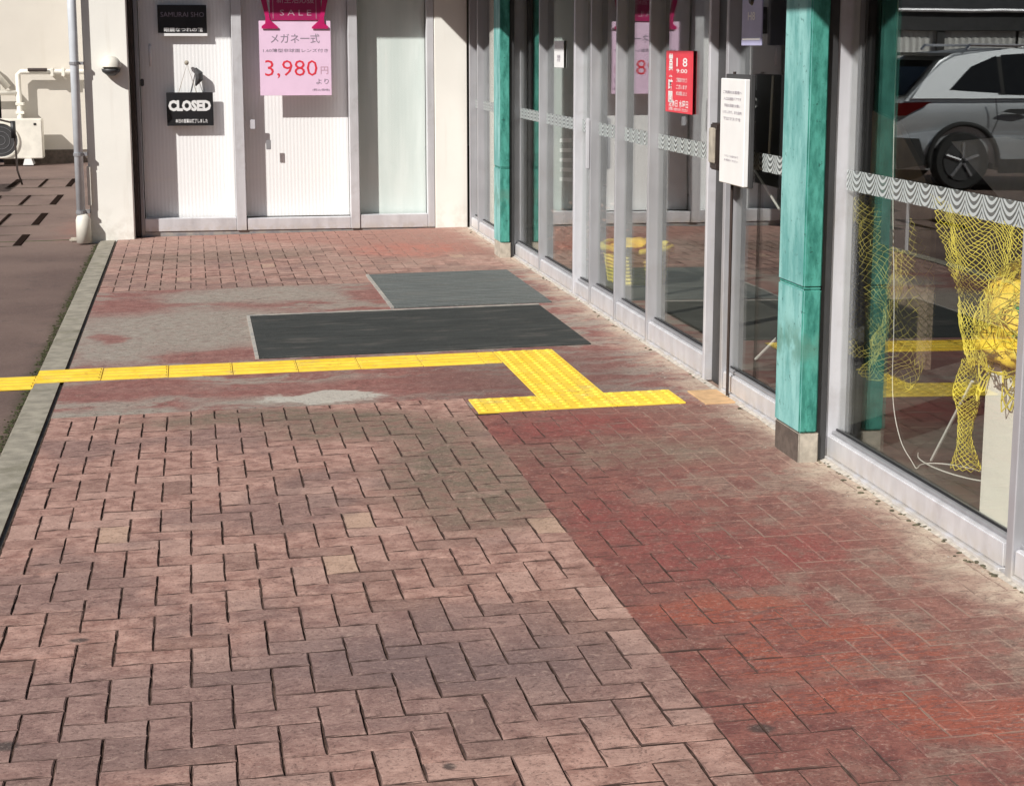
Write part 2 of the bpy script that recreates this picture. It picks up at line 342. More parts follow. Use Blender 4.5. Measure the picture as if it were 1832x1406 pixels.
def root_loc(o):
    while o.parent: o = o.parent
    return o['_org']
def thing(name, label, cat, loc, group=None):
    o = bpy.data.objects.new(name, None); C.objects.link(o); o.location = loc; o.empty_display_size = .1
    o['label'] = label; o['category'] = cat; o['_org'] = list(loc)
    if group: o['group'] = group
    return o
def part(name, bm, mat, parent, label=None, smooth=False, kind=None):
    L = Vector(root_loc(parent)); bmesh.ops.translate(bm, verts=bm.verts[:], vec=-L)
    o = bpy.data.objects.new(name, finish(name, bm, mat, smooth)); C.objects.link(o); o.parent = parent
    if label: o['label'] = label
    if kind: o['kind'] = kind
    return o
def single(name, bm, mat, loc, label=None, cat=None, kind=None, group=None, smooth=False):
    L = Vector(loc); bmesh.ops.translate(bm, verts=bm.verts[:], vec=-L)
    o = bpy.data.objects.new(name, finish(name, bm, mat, smooth)); C.objects.link(o); o.location = L; o['_org'] = list(loc)
    if label: o['label'] = label; o['category'] = cat
    if kind: o['kind'] = kind
    if group: o['group'] = group
    return o
def text(name, body, x, y, z, wd, ht, mat, parent, face='front', ex=.0008, vert=False, bold=0):
    """flat lettering that fills wd x ht, centred on (x,y,z); face 'front' looks to -Y, 'side' looks to -X"""
    cu = bpy.data.curves.new(name, 'FONT'); cu.body = '\n'.join(body) if vert else body
    cu.align_x = 'CENTER'; cu.size = 1; cu.extrude = 0; cu.offset = bold; cu.resolution_u = 2
    if vert: cu.space_line = .95
    o = bpy.data.objects.new(name, cu); C.objects.link(o)
    dg = bpy.context.evaluated_depsgraph_get(); me = bpy.data.meshes.new_from_object(o.evaluated_get(dg))
    bpy.data.objects.remove(o); bpy.data.curves.remove(cu)
    xs = [v.co.x for v in me.vertices]; ys = [v.co.y for v in me.vertices]
    if not xs: return None
    x0, x1, y0, y1 = min(xs), max(xs), min(ys), max(ys)
    L = Vector(root_loc(parent))
    for v in me.vertices:
        a = (v.co.x-(x0+x1)/2)/(x1-x0)*wd; b = (v.co.y-(y0+y1)/2)/(y1-y0)*ht
        q = Vector((x+a, y-ex, z+b)) if face == 'front' else Vector((x-ex, y-a, z+b))
        v.co = q-L
    me.materials.clear(); me.materials.append(mat)
    t = bpy.data.objects.new(name, me); C.objects.link(t); t.parent = parent; return t
def tilt(o): o.rotation_euler.y = -SLOPE; return o

# ------------------------------------------------------------------ ground
XB, XK, XS = 1.156, -.652, 2.31
bm = BM()
for y0, y1, x0, x1 in ((-8, 10.8, -40, -.80), (10.806, 15.45, -40, -.80), (15.49, 70, -60, 9)):
    box(bm, x0, x1, y0, y1, -.3, -.022)
gnd = tilt(single('ground', bm, M['brown'], (0, 0, 0), kind='structure'))
bm = BM(); box(bm, -60, 60, -60, 90, -.62, -.42); single('earth', bm, M['brown'], (0, 0, 0), kind='structure')
bm = bbox(-.798, -.658, -4, 15.19, -.25, -.002, .012)
for f in bm.verts: f.co.x += .004*mnoise.noise(Vector((0, f.co.y*2, f.co.x)))
tilt(single('kerb', bm, M['kerb'], (0, 0, 0), kind='structure'))
bm = BM(); box(bm, XK, XS+.1, -4, 15.35, -.2, -.0046)
pav = tilt(single('pavement', bm, M['bed'], (0, 0, 0), kind='structure'))
# worn painted mortar slabs between the paver fields, with undulating top
def slab(x0, x1, y0, y1, n='painted_slab'):
    bm = BM(); box(bm, x0, x1, y0, y1, -.0085, 0)
    return part(n, bm, M['slab'], pav)
slab(XK+.004, XB, 7.80, 11.86); slab(XB, XS, 7.47, 11.86); slab(1.152, XS, 11.862, 12.300)
# pavers: 90 degree herringbone of 2:1 bricks
UX, UY, X0G = .1005, .0998, -.050
def brick_mesh(g_x, g_y, L, W, seed):
    """paver with a worn arris: 12 point outline, chamfer and flat top"""
    a, b = (L-g_x)/2, (W-g_y)/2; rr = random.Random(seed)
    na, nb = (4, 2) if L > W else (2, 4)
    if abs(L-W) < .02: na = nb = 3
    P = [(-a+2*a*i/na, -b) for i in range(na)]+[(a, -b+2*b*i/nb) for i in range(nb)]+[(a-2*a*i/na, b) for i in range(na)]+[(-a, b-2*b*i/nb) for i in range(nb)]
    n = len(P); vv = []; out = []
    for x, y in P:
        cx = .0016 if abs(abs(x)-a) < 1e-6 and abs(abs(y)-b) < 1e-6 else 0
        ox, oy = rr.uniform(-.0005, .0001), rr.uniform(-.0005, .0001)
        out.append((x+math.copysign(ox-cx, x), y+math.copysign(oy-cx, y)))
    for z, e in ((-.0088, 0), (-.0026, 0), (0, 1)):
        for x, y in out:
            q = rr.uniform(.0018, .0042)*e
            fx = math.copysign(q, x) if abs(x) > a-.004 else 0; fy = math.copysign(q, y) if abs(y) > b-.004 else 0
            vv.append((x-fx, y-fy, z))
    ff = [(k*n+i, k*n+(i+1) % n, (k+1)*n+(i+1) % n, (k+1)*n+i) for k in (0, 1) for i in range(n)]+[tuple(range(2*n, 3*n))]
    me = bpy.data.meshes.new('brick'); me.from_pydata(vv, [], ff); me.materials.append(M['brick']); return me
meshes = {}
def bmesh_for(gap, L, W):
    big = L > .19 or W > .19
    sd = random.randrange(7) if big else 0
    k = (gap, round(L, 3), round(W, 3), sd)
    if k not in meshes: meshes[k] = brick_mesh(gap[0], gap[1], k[1], k[2], hash(k) & 0xffff)
    return meshes[k]
cells = []
def field(x0, x1, y0, y1, gapf, tag):
    res = []
    for i in range(-8, 26):
        for j in range(-14, 120):
            m = (j-i) % 4
            if m == 1: a, b, c, d = i, i+2, j, j+1
            elif m == 2: a, b, c, d = i, i+1, j, j+2
            else: continue
            X0, X1, Y0, Y1 = X0G+a*UX, X0G+b*UX, 3.82+c*UY, 3.82+d*UY
            X0, X1, Y0, Y1 = max(X0, x0), min(X1, x1), max(Y0, y0), min(Y1, y1)
            if tag == 'n' and Y1 > 7.455 and X1 > XB:
                if X0 < XB-.02: X1 = XB-.001
                else: Y1 = 7.455
            if X1-X0 < .012 or Y1-Y0 < .012: continue
            res.append((math.hypot((X0+X1)/2, (Y0+Y1)/2), X0, X1, Y0, Y1, gapf((X0+X1)/2, (Y0+Y1)/2)))
    res.sort(); return res
def lay(res, parent, limit=300):
    vis = [r for r in res if r[3] > 3.25 and not (r[1] > 1.9 and r[3] < 3.6)]
    rest = [r for r in res if r not in vis] + vis[limit:]
    for r in vis[:limit]:
        _, X0, X1, Y0, Y1, gp = r
        o = bpy.data.objects.new('brick', bmesh_for(gp, X1-X0, Y1-Y0)); C.objects.link(o); o.parent = parent
        o.location = ((X0+X1)/2+random.uniform(-.0006, .0006), (Y0+Y1)/2+random.uniform(-.0006, .0006), random.uniform(-.0011, .0009))
        o.rotation_euler = (random.gauss(0, .0035), random.gauss(0, .0035), random.gauss(0, .0016))
    if rest:
        vv, ff = [], []
        for r in rest:
            _, X0, X1, Y0, Y1, gp = r; me = bmesh_for(gp, X1-X0, Y1-Y0); n = len(vv); dz = random.uniform(-.001, .0009)
            vv += [(v.co.x+(X0+X1)/2, v.co.y+(Y0+Y1)/2, v.co.z+dz) for v in me.vertices]; ff += [tuple(n+q for q in f.vertices) for f in me.polygons]
        me = bpy.data.meshes.new('brick_field'); me.from_pydata(vv, [], ff); me.materials.append(M['brick_stuff'])
        o = bpy.data.objects.new('brick_field', me); C.objects.link(o); o.parent = parent; o['kind'] = 'stuff'
M['brick_stuff'] = M['slab'] if False else M['brick']
painted = tilt(single('red_painted_pavement', (lambda b: (box(b, XB+.001, XS, -4, 7.46, -.0042, -.0038), b)[1])(BM()), M['bed'], (0, 0, 0), kind='structure'))
farpav = tilt(single('far_pavement', (lambda b: (box(b, XK+.002, 1.150, 11.862, 15.29, -.0042, -.0038), box(b, 1.150, XS, 12.302, 15.29, -.0042, -.0038), b)[2])(BM()), M['bed'], (0, 0, 0), kind='structure'))
near = field(XK+.004, XS-.004, -.6, 7.80, lambda x, y: (.0060, .0084) if x < 1.15 else ((.0050, .0070) if x < 1.5 else (.0030, .0034)), 'n')
left = [r for r in near if (r[1]+r[2])/2 < XB]
right = [r for r in near if (r[1]+r[2])/2 >= XB and r[4] <= 7.5]
lay(left, pav); lay(right, painted)
far_f = lambda x, y: (.0058, .0075) if (x < .9 and y < 14.1) else (.0030, .0030)
lay(sorted(field(XK+.004, 1.150, 11.862, 12.303, far_f, 'f')+field(XK+.004, XS-.004, 12.3031, 15.29, far_f, 'f')), farpav)

# tactile paving
tac = tilt(thing('tactile_path', 'yellow tactile paving strip crossing the walkway with a wide arm turning to a T beside the shop door', 'tactile paving', (0, 0, 0)))
def tile(x0, x1, y0, y1, kind, z=.0):
    bm = bbox(x0+.0015, x1-.0015, y0+.0015, y1-.0015, z-.004, z+.005, .0015, 1)
    o = part('tactile_block', bm, M['yellow'], tac)
    bm = BM(); w_, h_ = x1-x0, y1-y0
    if kind == 'bar':
        for k in range(4):
            c = y0+h_*(k+.5)/4; box(bm, x0+.012, x1-.012, c-.016, c+.016, z+.005, z+.0085)
    elif kind == 'ybar':
        for k in range(4):
            c = x0+w_*(k+.5)/4; box(bm, c-.014, c+.014, y0+.012, y1-.012, z+.005, z+.009)
    else:
        for a in range(5):
            for b in range(5):
                cx, cy = x0+w_*(a+.5)/5, y0+h_*(b+.5)/5
                A = [bm.verts.new((cx+.017*math.cos(t*math.pi/4), cy+.017*math.sin(t*math.pi/4), z+.005)) for t in range(8)]
                B = [bm.verts.new((cx+.011*math.cos(t*math.pi/4), cy+.011*math.sin(t*math.pi/4), z+.0095)) for t in range(8)]
                bm.faces.new(B)
                for t in range(8): bm.faces.new((A[t], A[(t+1) % 8], B[(t+1) % 8], B[t]))
    o2 = part({'bar': 'guide_bar', 'ybar': 'guide_bar', 'dot': 'warning_dome'}[kind], bm, M['yellow'], o)
xs = [-.477-.313*k for k in range(7, 0, -1)]
for k, x in enumerate(xs):
    if x+.313 < -.78: tile(x, x+.313, 8.60, 8.92, 'bar', -.016)
tile(-.79, -.477, 8.66, 8.975, 'bar', .001)
jx = [-.477, -.159, .152, .469, .773, 1.082, 1.393]
for a, b in zip(jx[:-1], jx[1:]): tile(a, b, 8.655-.012*(a+.5), 8.972-.012*(a+.5), 'bar')
tile(1.393, 1.478, 8.64, 8.95, 'bar')
for k in range(4): tile(1.48, 1.79, 7.752+.3*k, 8.052+.3*k, 'dot')
for k in range(3): tile(1.168+.308*k, 1.476+.308*k, 7.452, 7.750, 'dot' if k != 9 else 'dot')
# mats
M['alu_trim'] = alu('worn_mat_trim', (.30, .30, .29), .6, .1, .6)
def mat(x0, x1, y0, y1, m, lab, edges):
    t = tilt(thing('door_mat', lab, 'door mat', (0, 0, 0), ))
    part('mat_surface', bbox(x0, x1, y0, y1, -.003, .010, .003, 1), m, t)
    bm = BM()
    for e in edges:
        if e == 'l': box(bm, x0-.020, x0-.002, y0, y1, -.003, .012)
        if e == 't': box(bm, x0-.020, x1, y1+.002, y1+.026, -.003, .012)
    part('edge_trim', bm, M['alu_trim'], t)
mat(.292, 2.02, 9.06, 10.50, M['mat_dark'], 'large charcoal mat sunk in the walkway just beyond the yellow strip', 'lt')
mat(1.155, 2.12, 10.62, 12.22, M['mat_grey'], 'smaller grey ribbed mat beyond the charcoal mat, beside the shop front', 'l')
tt = tilt(single('paving_tile', bbox(2.165, 2.302, 7.40, 7.70, -.003, .006, .002, 1), M['sandstone'], (0, 0, 0), 'tan square tile between the end of the yellow T and the white door post', 'tile'))
# grit and moss along the sill and the kerb
def scatter(name, n, fx, fy, r0, r1, m):
    bm = BM()
    for _ in range(n):
        y = fy(); x = fx(y); r = random.uniform(r0, r1)
        mt = Matrix.Translation((x, y, SLOPE*x+r*.15-(.02 if name == 'moss' else 0))) @ Matrix.Rotation(random.random()*6, 4, 'Z') @ Matrix.Diagonal((r*random.uniform(.7, 1.8), r, r*.5, 1))
        bmesh.ops.create_icosphere(bm, subdivisions=1, radius=1, matrix=mt)
    return single(name, bm, m, (0, 0, 0), kind='stuff')
scatter('grit', 170, lambda y: 2.305-abs(random.gauss(0, .02)), lambda: random.choice((random.uniform(3.3, 6.3), random.uniform(3.3, 15))), .003, .010, M['grit'])
scatter('pale_grit', 90, lambda y: 2.30-abs(random.gauss(0, .09)), lambda: random.uniform(3.3, 9), .0015, .004, M['rubble'])
scatter('moss', 900, lambda y: -.803-abs(random.gauss(0, .016)), lambda: random.uniform(4, 15), .003, .008, M['moss'])
# mortar fillet at the foot of the sill
bm = BM(); N = 900; ys = [2.6+12.6*i/N for i in range(N+1)]; A = []; B = []; D = []
for y in ys:
    q = .012+.007*mnoise.noise(Vector((y*3, 1, 0)))+.002*mnoise.noise(Vector((y*9, 4, 0)))
    A.append(bm.verts.new((2.312-q*1.6, y, .0345-q*.02))); B.append(bm.verts.new((2.313, y, .034+q*.55))); D.append(bm.verts.new((2.313, y, .0)))
for i in range(N): bm.faces.new((A[i], A[i+1], B[i+1], B[i])); bm.faces.new((B[i], B[i+1], D[i+1], D[i])); bm.faces.new((D[i], D[i+1], A[i+1], A[i]))
single('mortar_fillet', bm, M['rubble'], (2.3, 8, 0), kind='structure')

# ------------------------------------------------------------------ buildings
YB = 15.3
t = thing('optician_building', 'cream rendered building closing the walkway with three glazed door bays', 'building', (1, 15.3, 0))
bm = bbox(-.862, -.505, 15.14, 15.75, -.06, 3.0, .008); part('pillar', bm, M['cream'], t)
bm = bbox(2.03, 2.312, 15.30, 15.75, -.03, 3.0, .006); part('pillar', bm, M['cream'], t)
bm = BM(); box(bm, -.86, 9, 15.76, 25.9, 2.3, 4.2); box(bm, -.86, -.60, 15.76, 25.9, -.2, 2.3); box(bm, -.5, 2.03, 15.33, 15.7, 2.35, 3.0); part('wall', bm, M['cream'], t)
# door frames (front face at y=15.3)
def fr(x0, x1, z0, z1, m='alu', y0=15.30, y1=15.40, n='frame'): return part(n, bbox(x0, x1, y0, y1, z0, z1, .004, 1), M[m], t)
fr(-.500, -.462, .0, 2.34, 'brownmetal', 15.27, 15.42, 'door_jamb')
fr(-.458, -.425, .0, 2.34, 'alu_dark'); fr(.336, .420, .035, 2.34, 'alu', 15.29, 15.40); fr(1.303, 1.380, .035, 2.34, 'alu', 15.29, 15.40)
fr(1.966, 2.026, .035, 2.34, 'alu'); fr(-.425, .334, .035, .145, 'alu', n='bottom_rail'); fr(.424, 1.301, .035, .135, 'alu', n='bottom_rail'); fr(1.384, 1.964, .035, .150, 'alu', n='bottom_rail')
fr(-.46, 2.03, 2.27, 2.34, 'alu', 15.305, 15.39, n='top_rail')
fr(-.46, 2.026, -.03, .033, 'alu_dark', 15.31, 15.44, n='threshold')
# white pleated blinds behind the panes and a mint film in the last bay
for x0, x1, m, fz in ((-.42, .335, 'blind', .0005), (.422, 1.302, 'blind', .0005), (1.382, 1.965, 'mint', .0001)):
    bm = BM(); n = int((x1-x0)/.0075); a = []
    for i in range(n+1):
        x = x0+(x1-x0)*i/n; y = 15.435+fz*math.sin(x*210)
        a.append((bm.verts.new((x, y, .14)), bm.verts.new((x, y, 2.3)), bm.verts.new((x, y+.012, .14)), bm.verts.new((x, y+.012, 2.3))))
    for i in range(n): bm.faces.new((a[i][0], a[i+1][0], a[i+1][1], a[i][1])); bm.faces.new((a[i][2], a[i][3], a[i+1][3], a[i+1][2]))
    part('blind' if m == 'blind' else 'window_film', bm, M[m], t)
    bm = BM(); box(bm, x0, x1, 15.345, 15.351, .14, 2.28); part('glass_pane', bm, M['glass_door'], t)
# handles and locks
bm = BM(); tube(bm, [(-.330, 15.345, 1.57), (-.330, 15.315, 1.575), (-.335, 15.31, 1.55), (-.328, 15.31, 1.40)], .013, 8); part('handle', bm, M['alu_white'], t, smooth=True)
part('lock', bbox(-.42, -.39, 15.30, 15.33, 1.24, 1.30, .006), M['dgrey'], t)
part('lock', bbox(.468, .515, 15.334, 15.344, .88, .96, .004), M['alu_white'], t)
part('lock', bbox(.60, .640, 15.336, 15.344, .71, .79, .003), M['alu_dark'], t)
# drainpipe, lamp on the pillar
t2 = thing('drainpipe', 'pale grey drainpipe strapped to the outer side of the cream pillar', 'drainpipe', (-.93, 15.1, -.02))
bm = BM(); tube(bm, [(-.93, 15.08, .20), (-.93, 15.08, 3.0)], .036, 14); part('pipe', bm, M['pipe'], t2, smooth=True)
bm = BM(); tube(bm, [(-.915, 15.08, -.02), (-.915, 15.08, .17), (-.925, 15.08, .21)], [.062, .062, .042], 14); part('sleeve', bm, M['offwhite'], t2, smooth=True)
for z in (1.43, .70, .23):
    bm = BM(); tube(bm, [(-.93, 15.08, z-.012), (-.93, 15.08, z+.012)], .042, 14); box(bm, -.90, -.86, 15.07, 15.20, z-.012, z+.012); part('strap', bm, M['alu_dark'], t2)
single('conduit_box', bbox(-.872, -.84, 15.10, 15.139, .28, .60, .004), M['offwhite'], (-.855, 15.12, .44), 'slim pale cable cover on the pillar behind the drainpipe', 'cable cover')
t2 = thing('wall_lamp', 'pale dome wall lamp with a dark underside on the right edge of the cream pillar', 'wall lamp', (-.575, 15.14, 1.38))
bm = BM(); bmesh.ops.create_uvsphere(bm, u_segments=20, v_segments=12, radius=.085, matrix=Matrix.Translation((-.642, 15.09, 1.40)))
bmesh.ops.delete(bm, geom=[v for v in bm.verts if v.co.z < 1.385], context='VERTS')
for v in bm.verts: v.co.z = 1.385+(v.co.z-1.385)*1.05
part('lamp_shade', bm, M['offwhite'], t2, smooth=True)
bm = BM(); tube(bm, [(-.642, 15.09, 1.385), (-.642, 15.09, 1.36), (-.642, 15.09, 1.33)], [.078, .070, .03], 16); part('lamp_base', bm, M['dgrey'], t2, smooth=True)

# canopy over the walkway (L-shaped eaves)
bm = BM(); prism(bm, [(.89, 1.0), (9, 1.0), (9, 17), (-1.95, 17), (-1.95, 14.34), (.89, 14.34)], 3.0, 3.22, 'z')
single('canopy', bm, M['dgrey'], (2, 8, 3.0), 'dark flat canopy running along the shop front and over the doors', 'canopy')

# two unseen buildings added beyond the view to cut sky light in the shade
for nm, x0, x1, y0, y1, h, lab, ax in (('opposite_sky_blocker', -26, -16.5, -22, 15, 7.5, 'long brown unseen building added across the car park to block sky light', 'x'), ('rear_sky_blocker', -16, 14, -24, -14, 8.0, 'brown unseen building added behind the viewer to block sky light', 'y')):
    to_ = thing(nm, lab, 'building', ((x0+x1)/2, (y0+y1)/2, 0))
    bm = BM(); box(bm, x0, x1, y0, y1, -.4, h); part('wall', bm, M['tan'], to_)
    bm = BM(); box(bm, x0-.4, x1+.4, y0-.4, y1+.4, h, h+.3); part('roof', bm, M['dgrey'], to_)
    for k in range(8):
        for z in (.9, 4.3):
            bm = BM()
            if ax == 'x': box(bm, x1, x1+.04, y0+2+4.4*k, y0+4.6+4.4*k, z, z+1.7)
            else: box(bm, x0+1.5+3.6*k, x0+3.9+3.6*k, y1, y1+.04, z, z+1.7)
            part('window', bm, M['darkglass'], to_)
# far wall with the air conditioner
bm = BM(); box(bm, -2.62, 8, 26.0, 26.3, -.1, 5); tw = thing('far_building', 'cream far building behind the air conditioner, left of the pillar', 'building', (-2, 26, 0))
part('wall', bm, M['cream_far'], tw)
for z in (1.9, 1.0):
    pass
bm = BM(); box(bm, -2.62, 8, 25.985, 25.999, -.1, .14); part('shaded_base_strip', bm, M['stonedark'], tw)  # base strip whose dark colour also paints in shadow along the wall foot
# garage left of it (seen in the shop glass)
tg = thing('garage', 'long low garage with pale shutters under a dark roof, seen reflected in the shop glass', 'garage', (-8, 27, 0))
for k in range(9):
    x1 = -2.9-1.25*k; bm = BM()
    n = 22; pr = [(x1-1.2+1.2*i/n, 26.44+(.012 if i % 2 else 0)) for i in range(n+1)]
    for (xa, ya), (xb, yb) in zip(pr[:-1], pr[1:]):
        q = [bm.verts.new(c) for c in ((xa, ya, 0), (xb, yb, 0), (xb, yb, 1.795), (xa, ya, 1.795))]; bm.faces.new(q)
    part('shutter', bm, M['corr'], tg)
for k in range(0, 10, 3):
    bm = BM(); box(bm, -2.85-1.25*k-.06, -2.85-1.25*k+.06, 26.38, 26.43, -.1, 1.80); part('post', bm, M['dgrey'], tg)
bm = BM(); box(bm, -15, -2.64, 26.36, 26.9, 1.80, 2.06); part('fascia', bm, M['dgrey'], tg)
bm = BM(); tube(bm, [(-15, 26.32, 2.10), (-2.64, 26.32, 2.10)], .03, 8); part('gutter', bm, M['alu'], tg)
bm = BM(); prism(bm, [(26.4, 2.14), (30, 4.4), (30, 4.2), (26.9, 2.06), (26.4, 2.07)], -15, -2.64, 'x'); part('roof', bm, M['dgrey'], tg)
bm = BM(); box(bm, -15, -2.64, 27.1, 27.3, -.1, 2.2); part('wall', bm, M['shopwall'], tg)

ta = thing('air_conditioner', 'beige outdoor air conditioner unit with round fan grille against the far cream wall', 'air conditioner', (-2.45, 25.7, .0))
part('casing', bbox(-2.86, -2.045, 25.52, 25.82, .045, .585, .012), M['offwhite'], ta)
bm = BM(); tube(bm, [(-2.60, 25.517, .30), (-2.60, 25.508, .30)], .225, 32); part('fan_opening', bm, M['dgrey'], ta)
for r in (.06, .12, .18, .235):
    bm = BM(); tube(bm, [(-2.60+r*math.cos(a*math.pi/14), 25.500, .30+r*math.sin(a*math.pi/14)) for a in range(28)],   .002 if r < .23 else .010, 5, closed=True); part('grille_ring', bm, M['offwhite' if r > .23 else 'alu_dark'], ta)
part('badge', bbox(-2.155, -2.12, 25.512, 25.52, .50, .53, .003), M['black'], ta)
for x in (-2.25, -2.72):
    bm = BM(); prism(bm, [(x-.07, -.04), (x+.07, -.04), (x+.045, .045), (x-.045, .045)], 25.50, 25.80); part('foot', bm, M['white'], ta)
tp = thing('wall_pipe', 'cream pipework running along the far wall and down to the air conditioner', 'pipe', (-2, 25.87, 1.2))
bm = BM(); tube(bm, [(-.5, 25.86, 1.215), (-2.32, 25.86, 1.215), (-2.36, 25.86, 1.18), (-2.36, 25.86, .60), (-2.36, 25.78, .56)], .038, 10); part('pipe', bm, M['offwhite'], tp, smooth=True)
bm = BM(); tube(bm, [(-2.5, 25.84, 1.0), (-2.75, 25.84, 1.32), (-3.1, 25.84, 1.6)], .045, 8); tube(bm, [(-2.36, 25.86, .93), (-3.3, 25.86, .93)], .035, 8); part('pipe', bm, M['offwhite'], tp, smooth=True)
bm = BM(); tube(bm, [(-2.22, 25.80, 1.245), (-1.96, 25.80, 1.245)], .022, 8); part('sleeve', bm, M['brownmetal'], tp)
for x in (-1.9, -1.75, -1.35): part('clip', bbox(x-.02, x+.02, 25.815, 25.99, 1.155, 1.265, .003, 1), M['offwhite'], tp)
for z in (.78, .66): part('clip', bbox(-2.41, -2.30, 25.82, 25.99, z-.02, z+.02, .003, 1), M['offwhite'], tp)
# bent steel post by the left edge
t3 = thing('steel_post', 'thin bent steel post with a dark knob before the air conditioner', 'post', (-2.1, 21.9, -.05))
bm = BM(); tube(bm, [(-2.02, 22.0, -.055), (-2.07, 22.0, .12), (-2.08, 22.0, .55), (-2.11, 22.0, .68), (-2.3, 22.0, .73), (-2.6, 22.0, .70)], .012, 8); part('rail', bm, M['brownmetal'], t3, smooth=True)
bm = BM(); tube(bm, [(-2.09, 21.97, .50), (-2.09, 21.97, .70)], .03, 10); part('knob', bm, M['black'], t3, smooth=True)
# dark flat bars in open frames, set flush in the ground
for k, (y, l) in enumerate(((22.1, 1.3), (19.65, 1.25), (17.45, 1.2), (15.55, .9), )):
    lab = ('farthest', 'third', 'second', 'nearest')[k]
    tk = tilt(thing('dark_bar_frame', '%s dark bar frame of the four flush in the brown paving' % lab, 'bicycle rack', (-1.6, y, 0), 'dark bars in the paving'))
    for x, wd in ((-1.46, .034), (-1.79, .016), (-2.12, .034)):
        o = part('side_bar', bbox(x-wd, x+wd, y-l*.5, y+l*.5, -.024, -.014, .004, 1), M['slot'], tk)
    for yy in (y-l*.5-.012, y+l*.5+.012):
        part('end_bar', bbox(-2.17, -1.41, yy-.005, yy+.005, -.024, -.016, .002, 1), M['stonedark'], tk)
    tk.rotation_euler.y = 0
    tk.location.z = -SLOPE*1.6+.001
tq = tilt(single('drain_grating', bbox(-1.75, -1.02, 15.455, 15.485, -.05, -.020, .002, 1), M['moss'], (0, 0, 0), 'mossy drain slot across the brown paving left of the pillar', 'drain'))
single('rubble_chip', bbox(-1.05, -.94, 15.30, 15.37, -.04, -.005, .012), M['stonelight'], (-1.0, 15.33, -.02), 'pale mortar chip on the ground beside the foot of the drainpipe', 'chip')

# ------------------------------------------------------------------ shop front
XG = 2.36
def post(t, y, d, z0=.034, m='alu_post', x0=2.31, x1=2.39, n='post'):
    # an aluminium mullion with a rebate
    part(n, bbox(x0, x1, y, y+d*.55, z0, 2.92, .003, 1), M[m], t)
    part('glazing_bead', bbox(x0+.022, x1-.004, y+d*.55, y+d, z0, 2.92, .002, 1), M['alu_dark' if m == 'alu_post' else 'alu_post'], t)
def bay(t, ya, yb, rail=.13, sash=False, m='alu'):
    part('seal', bbox(2.352, 2.3585, ya+.001, yb-.001, rail+.014, rail+.022, .001, 1), M['black'], t)
    part('sill', bbox(2.308, 2.40, ya, yb, .03, .050, .002, 1), M[m], t)
    part('bottom_rail', bbox(2.318, 2.392, ya, yb, .051, rail, .005, 2), M[m], t)
    part('glazing_bead', bbox(2.335, 2.38, ya, yb, rail+.001, rail+.014, .003, 1), M['alu_dark'], t)
    bm = BM(); box(bm, XG, XG+.006, ya-.004, yb+.004, rail, 2.86); part('glass_pane', bm, M['glass'], t)
    bm = BM(); box(bm, XG-.0024, XG-.0010, ya+.004, yb-.004, 1.05, 1.125); part('patterned_band', bm, M['band'], t)
    part('top_rail', bbox(2.325, 2.39, ya, yb, 2.86, 2.92, .004, 1), M['alu_dark'], t)
s1 = thing('window_wall', 'long shop window with waves printed on the glass, right of the large teal column', 'shop window', (2.36, 4.5, 0))
post(s1, 2.55, .08); bay(s1, 2.63, 4.70); post(s1, 4.70, .08); bay(s1, 4.78, 6.292); post(s1, 6.292, .07, m='alu_white')
s2 = thing('glass_panel', 'narrow glass side panel between the large teal column and the white entrance post', 'glass panel', (2.36, 7.1, 0))
bay(s2, 6.362, 7.66); post(s2, 7.66, .066)
s3 = thing('sliding_door', 'nearer sliding glass door leaf carrying the red notice', 'door', (2.36, 8.5, 0))
post(s3, 7.94, .054, m='alu_white', x1=2.38, n='stile'); bay(s3, 7.994, 9.03, .15); post(s3, 9.03, .06, n='stile')
part('stile', bbox(2.345, 2.375, 7.74, 7.93, .034, 2.92, .003, 1), M['dgrey'], s3)
s4 = thing('sliding_door', 'farther sliding glass door leaf reflecting the pink poster', 'door', (2.36, 9.8, 0))
bay(s4, 9.09, 9.77, .15); post(s4, 9.77, .05, x1=2.375, n='stile'); bay(s4, 9.82, 10.42, .15); post(s4, 10.42, .05, x1=2.375, n='stile'); part('pull_handle', bbox(2.285, 2.31, 10.43, 10.45, .85, 1.15, .006), M['alu_white'], s4)
s5 = thing('window_wall', 'far shop window bays between the sliding doors and the cream building', 'shop window', (2.36, 13, 0))
bay(s5, 10.47, 10.88); post(s5, 10.88, .075, m='alu_white'); bay(s5, 10.955, 12.03); post(s5, 12.03, .045, x1=2.37); bay(s5, 12.075, 13.03); post(s5, 13.03, .06)
bay(s5, 13.09, 14.72); post(s5, 14.72, .05); bay(s5, 14.77, 15.15); post(s5, 15.15, .07)
# wall above the glass
single('header', bbox(2.30, 2.45, 2.5, 15.25, 2.921, 2.998, .003, 1), M['cream'], (2.36, 8, 2.95), 'cream header beam along the top of the shop front', 'beam')

